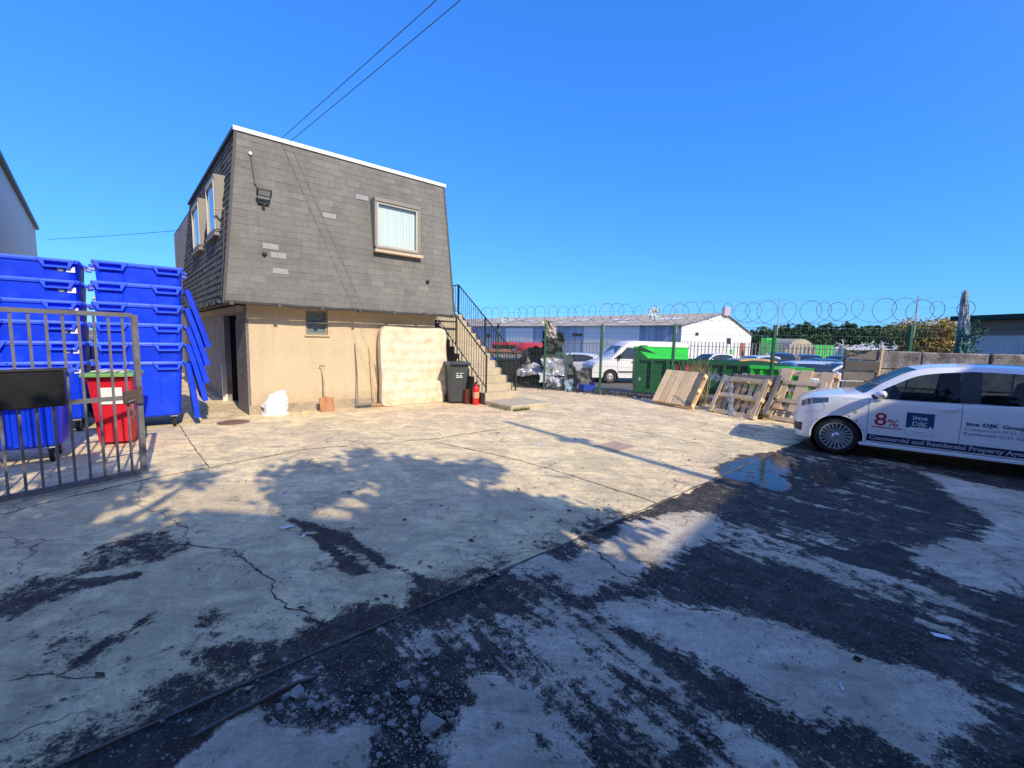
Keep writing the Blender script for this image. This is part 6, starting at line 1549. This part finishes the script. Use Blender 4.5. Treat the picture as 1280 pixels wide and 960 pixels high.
# parked cars beyond the fence
GCAR = 'cars parked in rows beyond the fence'
dkg = mat('car_dark_glass', (.015, .02, .025), .06, .1, 2, spec=.9)
def bgcar(name, label, x, y, rz, c, sc=(1.1, 1.0, 1.0)):
    T, _ = build_car(name, label, (x, y, -.5), R(rz), mat('paint_%d_%d' % (int(x * 10), int(y * 10)), c, .3, .04, 1, coat=.7), False, sc, GCAR, dkg); return T
bgcar('parked_car', 'white hatchback nearest the right end, its windscreen facing the yard', 13.2, 17.9, 78, (.72, .72, .74))
bgcar('parked_car', 'black hatchback behind the nearest white one at the right end of the row', 18.3, 23.5, 80, (.02, .02, .025))
bgcar('parked_car', 'dark tall SUV beside the green fence post', 18.3, 28.6, 70, (.018, .02, .028), (1.2, 1.08, 1.15))
bgcar('parked_car', 'dark blue hatchback just right of the dark SUV', 21.2, 29.8, 72, (.02, .03, .06), (1.1, 1, 1.08))
bgcar('parked_car', 'white car behind the grey fence at the left of the row', 13.7, 33.0, 20, (.70, .70, .70))
bgcar('parked_car', 'yellow car seen over the long green skip', 10.3, 23.0, 5, (.62, .33, .03))
bgcar('parked_car', 'pale silver blue car seen over the long green skip', 12.2, 21.6, -5, (.35, .45, .58), (1.2, 1, 1))
bgcar('parked_car', 'silver car parked behind the yellow one', 15.0, 29.5, 15, (.55, .57, .58))
bgcar('parked_car', 'white saloon in front of the bright green skip', 13.6, 20.6, -8, (.70, .72, .74), (1.2, 1, 1.02))
bgcar('parked_car', 'dark grey car far back by the palisade fence', 23.5, 33.0, 15, (.04, .04, .045), (1.1, 1, 1.05))
bgcar('parked_car', 'small white car far right beyond the black hatchback', 24.2, 28.0, 75, (.6, .6, .62))
bgcar('parked_car', 'silver car at left end, its blue bonnet raised beside the white van', 1.55, 26.2, -4, (.50, .54, .58), (1.05, 1, 1.0))
T = kids  # noqa
sv = [o for o in bpy.data.objects if o.get('label', '').startswith('silver car at left end')][0]
mb = MB(); mb.add([(-.45, -.70, 1.25), (-.45, .7, 1.25), (.60, .66, 1.5), (.60, -.66, 1.5)], [(0, 1, 2, 3)]); mb.build('raised_bonnet', mat('blue_bonnet', (.05, .17, .42), .35, .2, 2, coat=.4), sv)
# crumpled car front leaning in the van's way
# ------------------------------------------------------------------ scrap heap beyond the fence at the stairs
def crumple(name, label, loc, w_, h_, seed, m_, rx=0, rz=0, amp=.2, grp='crushed panels in the scrap heap', cat='scrap panel', n=16):
    T = thing(name, label, cat, loc, rz, grp); mb = MB(); rt = Matrix.Rotation(rx, 3, 'X'); rows = []
    for j in range(n + 1):
        row = []
        for i in range(n + 1):
            a, b_ = i / n - .5, j / n; s = Vector((a * 2.4, b_ * 2.4, seed * 3.7)); cell = noise.cell(s * 1.6) * .25
            d = amp * (noise.noise(s) + .5 * noise.noise(s * 2.3)) + amp * .25 * cell
            e = .12 * noise.noise(Vector((b_ * 4, seed, 0))); f = .14 * noise.noise(Vector((a * 4, seed + 9, 0)))
            row.append(rt @ Vector((a * w_ * (1 + e * 2), d, b_ * h_ * (1 + f * 2))))
        rows.append(row)
    mb.grid(rows); mb.build('sheet', m_, T); return T
def onpx(px, py, Y):
    d = cF + (px - 640) / FPX * cR - (py - 480) / FPX * cU; t_ = Y / d.y; return (t_ * d.x, Y, CAMH + t_ * d.z)
sil = mat('crushed_silver', (.52, .53, .55), .35, .2, 3, metal=.3, grime=.2); drk = mat('crushed_black', (.012, .012, .014), .45, .3, 4, coat=.3); dgr = mat('green_tarp', (.045, .085, .07), .8, .3, 4)
crumple('scrap_panel', 'silver crushed car wing lying below the dark green tarp', onpx(694, 470, 15.2), .85, .75, 1, sil, R(-35), .2, .25)
crumple('scrap_panel', 'white crumpled panel at the foot of the green fence post', onpx(692, 489, 14.9), .55, .50, 2, mat('crushed_white', (.72, .72, .74), .5, .2, 3, grime=.2), R(-10), -.3, .2)
crumple('scrap_panel', 'long pale bent strip standing at right of the scrap heap', onpx(709, 486, 14.6), .14, 1.05, 3, sil, R(-12), .5, .12)
crumple('scrap_panel', 'silver bumper lying left of the fence post', onpx(665, 470, 15.6), 1.1, .55, 4, sil, R(-40), .1, .2)
crumple('scrap_panel', 'black bonnet standing open at left of the scrap heap', onpx(665, 480, 16.3), 1.15, 1.5, 5, drk, R(-18), -.2, .25)
crumple('scrap_panel', 'dark twisted car shell under the railings', onpx(640, 480, 16.0), 1.3, 1.0, 6, drk, R(-30), .3, .3)
crumple('scrap_panel', 'black crushed mass lying low between rail and fence post', onpx(660, 487, 15.5), 1.6, .5, 7, drk, R(-50), .1, .25)
crumple('scrap_panel', 'dark shell fragments behind the fence under the tarp', onpx(700, 484, 15.6), 1.3, .8, 8, drk, R(-35), 0, .3)
crumple('scrap_panel', 'small white bent panel in the middle of the heap', onpx(683, 478, 15.0), .5, .35, 12, mat('crushed_white', (.7, .7, .7)), R(-30), .4, .15)
crumple('green_tarp', 'dark green tarp stretched over the scrap heap', onpx(698, 468, 15.7), 1.15, 1.0, 9, dgr, R(-25), .1, .25, 'tarps and bags at the scrap heap', 'tarp')
crumple('dark_tarp', 'dark mesh bundle hanging on top of the scrap heap', onpx(690, 440, 16.0), .8, .7, 10, mat('dark_mesh', (.04, .05, .045), .8), R(-10), -.3, .35, 'tarps and bags at the scrap heap', 'tarp')
crumple('pale_bag', 'pale blue and white bag lying right of the scrap heap', onpx(712, 490, 14.3), .32, .42, 11, mat('pale_blue_bag', (.45, .62, .72), .6, .4, 6), R(-15), .3, .15, 'tarps and bags at the scrap heap', 'bag')
crumple('bent_pipe_frame', 'grey bent frame piece under the raised blue bonnet', onpx(725, 478, 17.5), .9, .6, 13, M['steel'], R(-30), 0, .3)
T = thing('blue_crate', 'small bright blue crate lying between bag and second fence post', 'crate', (*onpx(733, 492, 14.35)[:2], -.02), .4); mb = MB()
for c_, s_ in (((0, 0, .02), (.42, .32, .03)), ((0, -.16, .13), (.42, .02, .24)), ((0, .16, .13), (.42, .02, .24)), ((-.2, 0, .13), (.02, .32, .24)), ((.2, 0, .16), (.02, .34, .30))): mb.box(c_, s_, Matrix.Rotation(R(8), 3, 'Y'))
mb.build('crate', mat('crate_blue', (.02, .08, .50), .5, .2, 6), T)
T = thing('blue_box', 'blue box on the wall of junk beside the top visible stair', 'box', onpx(613, 452, 15.0)); mb = MB(); mb.box((0, 0, .08), (.24, .2, .20), bev=.02); mb.box((0, 0, .19), (.27, .22, .03)); mb.build('box', mat('crate_blue', (.02, .08, .50)), T)
T = thing('wheeled_bin_dark', 'dark lidded bin among the junk behind the stairs', 'wheelie bin', (-.15, 16.1, -.2), .4)
mb = MB(); mb.box((0, 0, .55), (.7, .7, 1.1), taper=1.15, bev=.04); mb.box((0, -.02, 1.13), (.86, .86, .08), bev=.03); mb.build('body', M['black'], T)
# red truck and pickup beyond
T = thing('red_truck', 'red lorry cab behind a rusty flat trailer beyond the stairs', 'lorry', (-.2, 25.5, -.5), 0)
mb = MB(); mb.box((0, 0, 1.35), (2.0, 1.8, 1.3), bev=.12); mb.build('cab', mat('truck_red', (.48, .02, .02), .4, .2, 2, coat=.3), T)
mb = MB(); mb.box((-.1, -.92, 1.62), (1.5, .06, .45)); mb.build('windscreen', dkg, T)
for x in (-.75, .75): mb = MB(); mb.lathe([(.0, -.15), (.4, -.15), (.42, 0), (.4, .15), (0, .15)], (x, -.8, .42), 'y', 18); mb.build('wheel', M['rubber'], T, True)
T = thing('flat_trailer', 'rust brown flat trailer above the junk beyond the stairs', 'trailer', (.1, 21.0, -.5), R(3))
mb = MB(); mb.box((0, 0, 1.62), (3.3, 1.6, .14), bev=.02); mb.build('deck', mat('trailer_rust', (.32, .14, .10), .8, .3, 3), T)
mb = MB(); 
for x in (-1.4, .9, 1.5): mb.box((x, -.7, .85), (.12, .12, 1.5))
mb.box((0, -.7, 1.3), (3.0, .08, .4)); mb.build('frame', M['wood_g'], T)
for x in (-1, 1): mb = MB(); mb.lathe([(.0, -.12), (.33, -.12), (.35, 0), (.33, .12), (0, .12)], (x, -.6, .35), 'y', 18); mb.build('wheel', M['rubber'], T, True)
T = thing('red_car_roof', 'crushed red car body on top of the black scrap', 'scrap car', onpx(665, 440, 18.5), .1); mb = MB()
for i, (z, w_, d_) in enumerate(((0, 1.5, 1.2), (.25, 1.3, 1.0), (.38, 1.0, .7))): pass
rows = [[(w_ / 2 * math.cos(a) * (1 + .06 * math.sin(3 * a)), d_ / 2 * math.sin(a), z + .03 * math.sin(4 * a)) for a in [2 * math.pi * k / 20 for k in range(20)]] for z, w_, d_ in ((0, 1.5, 1.3), (.18, 1.45, 1.2), (.36, 1.1, .9), (.40, .02, .02))]
mb.grid(rows, closed=True); mb.build('shell', mat('crushed_red', (.50, .02, .03), .4, .2, 3, coat=.4), T)
T = thing('grey_container', 'grey weathered container behind the stairs railing', 'container', (-1.2, 18.6, -.4), R(5)); mb = MB(); mb.box((0, 0, .7), (2.6, 1.6, 1.4), bev=.02)
for i in range(12): mb.box((-1.2 + i * .22, -.82, .7), (.07, .06, 1.2))
mb.build('body', mat('cont_grey', (.22, .22, .20), .8, .4, 3, grime=.3), T)
for (nx_, ny_, h_, lab) in ((-1.05, 16.9, .5, 'pile'), (.2, 16.8, .4, 'pile')): pass

# ------------------------------------------------------------------ trees
def leaf_crown(blobs, n, size, seed, droop=0.0, shell=.45):
    rnd = random.Random(seed); mb = MB(); tot = sum(b_[3] ** 2 for b_ in blobs)
    for (cx, cy, cz, r_, sz) in blobs:
        k = int(n * r_ * r_ / tot)
        for i in range(k):
            d = Vector((rnd.gauss(0, 1), rnd.gauss(0, 1), rnd.gauss(0, 1))).normalized(); q = (shell + (1 - shell) * rnd.random()) * (1 + .25 * noise.noise(d * 2.2 + Vector((cx, cy, cz))))
            if noise.noise(d * 3.1 + Vector((cx * 2, cy, cz))) < -.22: continue
            p = Vector((cx, cy, cz)) + Vector((d.x * r_, d.y * r_, d.z * r_ * sz)) * q
            a = Vector((rnd.uniform(-1, 1), rnd.uniform(-1, 1), rnd.uniform(-1, 1) - droop)).normalized() * size * rnd.uniform(.6, 1.3); b2 = a.cross(Vector((rnd.uniform(-1, 1), rnd.uniform(-1, 1), rnd.uniform(-1, 1)))).normalized() * size * .42
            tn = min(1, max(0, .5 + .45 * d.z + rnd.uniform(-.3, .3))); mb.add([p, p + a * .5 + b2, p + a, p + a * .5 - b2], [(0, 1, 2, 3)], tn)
    return mb
lfm = mat('leaf_dark', (.032, .080, .022), .75, .25, 1.2, tone=1.3); lfa = mat('leaf_autumn', (.38, .26, .06), .75, .3, 1.0, tone=1.0); lfo = mat('leaf_olive', (.10, .12, .03), .75, .3, 1, tone=1.1)
def tree(name, label, loc, h, r_, seed, n, size, leaf, group=None, conif=False, loose=False):
    T = thing(name, label, 'tree', loc, random.Random(seed).uniform(0, 6), group); rnd = random.Random(seed)
    tr = MB(); hb = h * (.12 if conif else .34); tr.tube([(0, 0, 0), (.04, .02, hb), (.0, .08, h * .9)], [.035 * h ** .9, .026 * h ** .9, .008 * h], 9); blobs = []
    nl_ = 9 if conif else 15 if loose else 8
    for i in range(nl_):
        q = i / nl_; a = i * 2.4 + rnd.uniform(-.3, .3); z = hb + (h - hb) * q * .9; rad = (r_ * (1.05 - q * .8)) * rnd.uniform(.45, .8) if conif else r_ * (rnd.uniform(.35, 1.1) if loose else rnd.uniform(.35, .75))
        p = Vector((rad * math.cos(a), rad * math.sin(a), z + rad * .35)); tr.tube([(0, .03, z * .8), tuple(p * .6 + Vector((0, 0, z * .3))), tuple(p)], [.012 * h, .008 * h, .003 * h], 6)
        br = r_ * (rnd.uniform(.2, .5) if loose else rnd.uniform(.38, .6) if not conif else (.75 - .5 * q)); blobs.append((p.x, p.y, min(p.z, h - br * .6), br, .85))
    blobs.append((0, 0, h - r_ * .45, r_ * (.5 if not conif else .28), 1.1))
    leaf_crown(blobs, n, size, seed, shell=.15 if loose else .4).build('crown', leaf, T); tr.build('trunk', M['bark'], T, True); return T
GH = 'trees of the hedge along the horizon'
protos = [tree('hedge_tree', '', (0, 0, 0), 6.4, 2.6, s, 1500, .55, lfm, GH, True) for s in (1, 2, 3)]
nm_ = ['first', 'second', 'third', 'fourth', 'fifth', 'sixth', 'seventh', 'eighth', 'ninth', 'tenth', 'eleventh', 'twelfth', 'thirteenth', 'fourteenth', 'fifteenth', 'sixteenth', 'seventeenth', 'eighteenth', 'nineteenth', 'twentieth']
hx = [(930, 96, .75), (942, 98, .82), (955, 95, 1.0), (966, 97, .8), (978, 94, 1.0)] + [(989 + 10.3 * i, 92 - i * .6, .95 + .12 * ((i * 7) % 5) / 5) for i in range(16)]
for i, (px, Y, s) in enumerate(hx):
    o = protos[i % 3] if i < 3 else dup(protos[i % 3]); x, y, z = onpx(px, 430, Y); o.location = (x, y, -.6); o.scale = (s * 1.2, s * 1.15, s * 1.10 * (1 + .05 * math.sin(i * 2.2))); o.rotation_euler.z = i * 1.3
    o['label'] = 'dark evergreen hedge tree, %s from the left along the skyline' % (nm_[i] if i < 20 else 'last')
tree('autumn_bush', 'yellow and orange autumn bush left of the leaning corner post', (30.6, 31.7, -.5), 4.3, 2.0, 11, 9000, .15, lfa, 'shrubs right of the hedge')
tree('olive_bush', 'olive green bush left of the yellow autumn bush', (29.0, 32.0, -.5), 3.9, 1.9, 12, 9000, .15, lfo, 'shrubs right of the hedge')
tree('autumn_bush', 'brown orange bush between the yellow bush and the corner post', (32.1, 31.8, -.5), 3.5, 1.6, 13, 6000, .15, mat('leaf_rust', (.36, .20, .07), .8, .3, 1, tone=1), 'shrubs right of the hedge')

# ------------------------------------------------------------------ wires, pole, and what stands behind the viewer
pole = (7.22, -.81); pt = 6.92
T = thing('utility_pole', 'timber utility pole behind the viewer carrying the overhead wires', 'pole', (*pole, 0))
mb = MB(); mb.tube([(0, 0, 0), (0, 0, 12 * math.tan(SUN_EL))], [.11, .07], 12); mb.build('pole', M['wood_g'], T, True)
mb = MB(); mb.box((0, 0, pt + .13), (.5, .24, .08)); mb.build('cross_arm', M['wood_g'], T)
def wire(label, a, b_, sag, r_=.0055):
    mb = MB(); a, b_ = Vector(a), Vector(b_); mb.tube([a.lerp(b_, i / 24) - Vector((0, 0, sag * 4 * (i / 24) * (1 - i / 24))) for i in range(25)], r_, 5)
    return tag(mb.build('overhead_wire', M['black']), label, 'wire', 'wires overhead')
wire('left of the two overhead wires rising from the roof edge', bw(.71, .08, 5.60), (7.08, -.81, 7.1), .05)
wire('right of the two overhead wires rising from the roof edge', bw(.88, .08, 5.60), (7.40, -.70, 7.1), .05)
wire('faint wire from the rear block to the grey shed at left', bw(-.6, 9.8, 5.3), (-20.8, 19.6, 5.6), .03, .009)
mb = MB(); mb.tube([bw(-.6, 9.8, 5.2), bw(-.75, 9.6, 5.4), bw(-.9, 9.4, 5.35)], .015, 5)
# building behind the viewer at right: its eave throws the straight shadow edge
E0 = Vector((1.22, 3.19)); E1 = Vector((5.43, 7.94)); ed = (E1 - E0).normalized(); Hh = 6.0; off = Vector(SUN_AZ) / Vector(SUN_AZ).length * (Hh / math.tan(SUN_EL))
a0_ = E0 + off - ed * 1.2; a1_ = E1 + off + ed * 2.6; nrm = Vector((ed.y, -ed.x))
T = thing('rear_warehouse', 'tall rendered warehouse behind the viewer at the right', 'building', (a0_.x, a0_.y, 0), math.atan2(ed.y, ed.x))
LB = (a1_ - a0_).length; mb = MB(); mb.box((LB / 2, -5, Hh / 2 - .05), (LB, 10, Hh + .1 - .3)); mb.build('wall', M['render_grey'], T)
mb = MB(); mb.box((LB / 2, -5, Hh - .06), (LB + .1, 10.1, .12)); mb.build('roof', M['gutter'], T)
mb = MB()
for i in range(3): mb.box((1.6 + i * 3.2, .03, 3.6), (1.4, .08, 1.2))
mb.build('window', M['dark'], T)
P0 = Vector((.60, 2.95)) + off; P1 = Vector((-9.5, 3.75)) + off; ed2 = (P1 - P0).normalized()
T = thing('rear_workshop', 'long workshop behind the viewer closing off the yard', 'building', (P0.x, P0.y, 0), math.atan2(ed2.y, ed2.x))
LB = (P1 - P0).length; mb = MB(); mb.box((LB / 2 - .5, 4, Hh / 2 - .1), (LB + 1, 7.9, Hh - .2)); mb.build('wall', M['render'], T)
mb = MB(); mb.box((LB / 2 - .5, 4, Hh - .06), (LB + 1.1, 8.0, .12)); mb.build('roof', M['gutter'], T)
mb = MB(); mb.box((1.25, 4.05, Hh + .36), (3.3, 8.0, .72)); mb.build('shadow_block', M['clad'], T)  # unseen roof box added to lengthen the workshop's shadow
mb = MB()
for i in range(4): mb.box((1.2 + i * 2.5, -.0, 1.2), (1.0, .08, 2.1))
mb.build('door', M['dark'], T)
def shadow_tree(tip, h, r_, seed, n, lab, zc=None):
    d = Vector(SUN_AZ).normalized() * ((zc or (h - r_ * .8)) / math.tan(SUN_EL)); return tree('yard_tree', lab, (tip[0] + d.x, tip[1] + d.y, 0), h, r_, seed, n, .15, lfo, 'trees behind the viewer', loose=True)
shadow_tree((-1.0, 4.6), 5.6, 1.35, 31, 7500, 'leafy tree behind the viewer nearest the tall warehouse')
shadow_tree((-.25, 3.75), 5.2, .85, 35, 4500, 'smaller leafy tree beside the tall warehouse behind the viewer')
shadow_tree((-4.1, 4.0), 5.6, 1.15, 32, 3800, 'leafy tree behind the viewer towards the gate')
shadow_tree((-5.6, 3.9), 5.2, 1.1, 34, 3500, 'leafy tree behind the viewer farthest towards the gate')
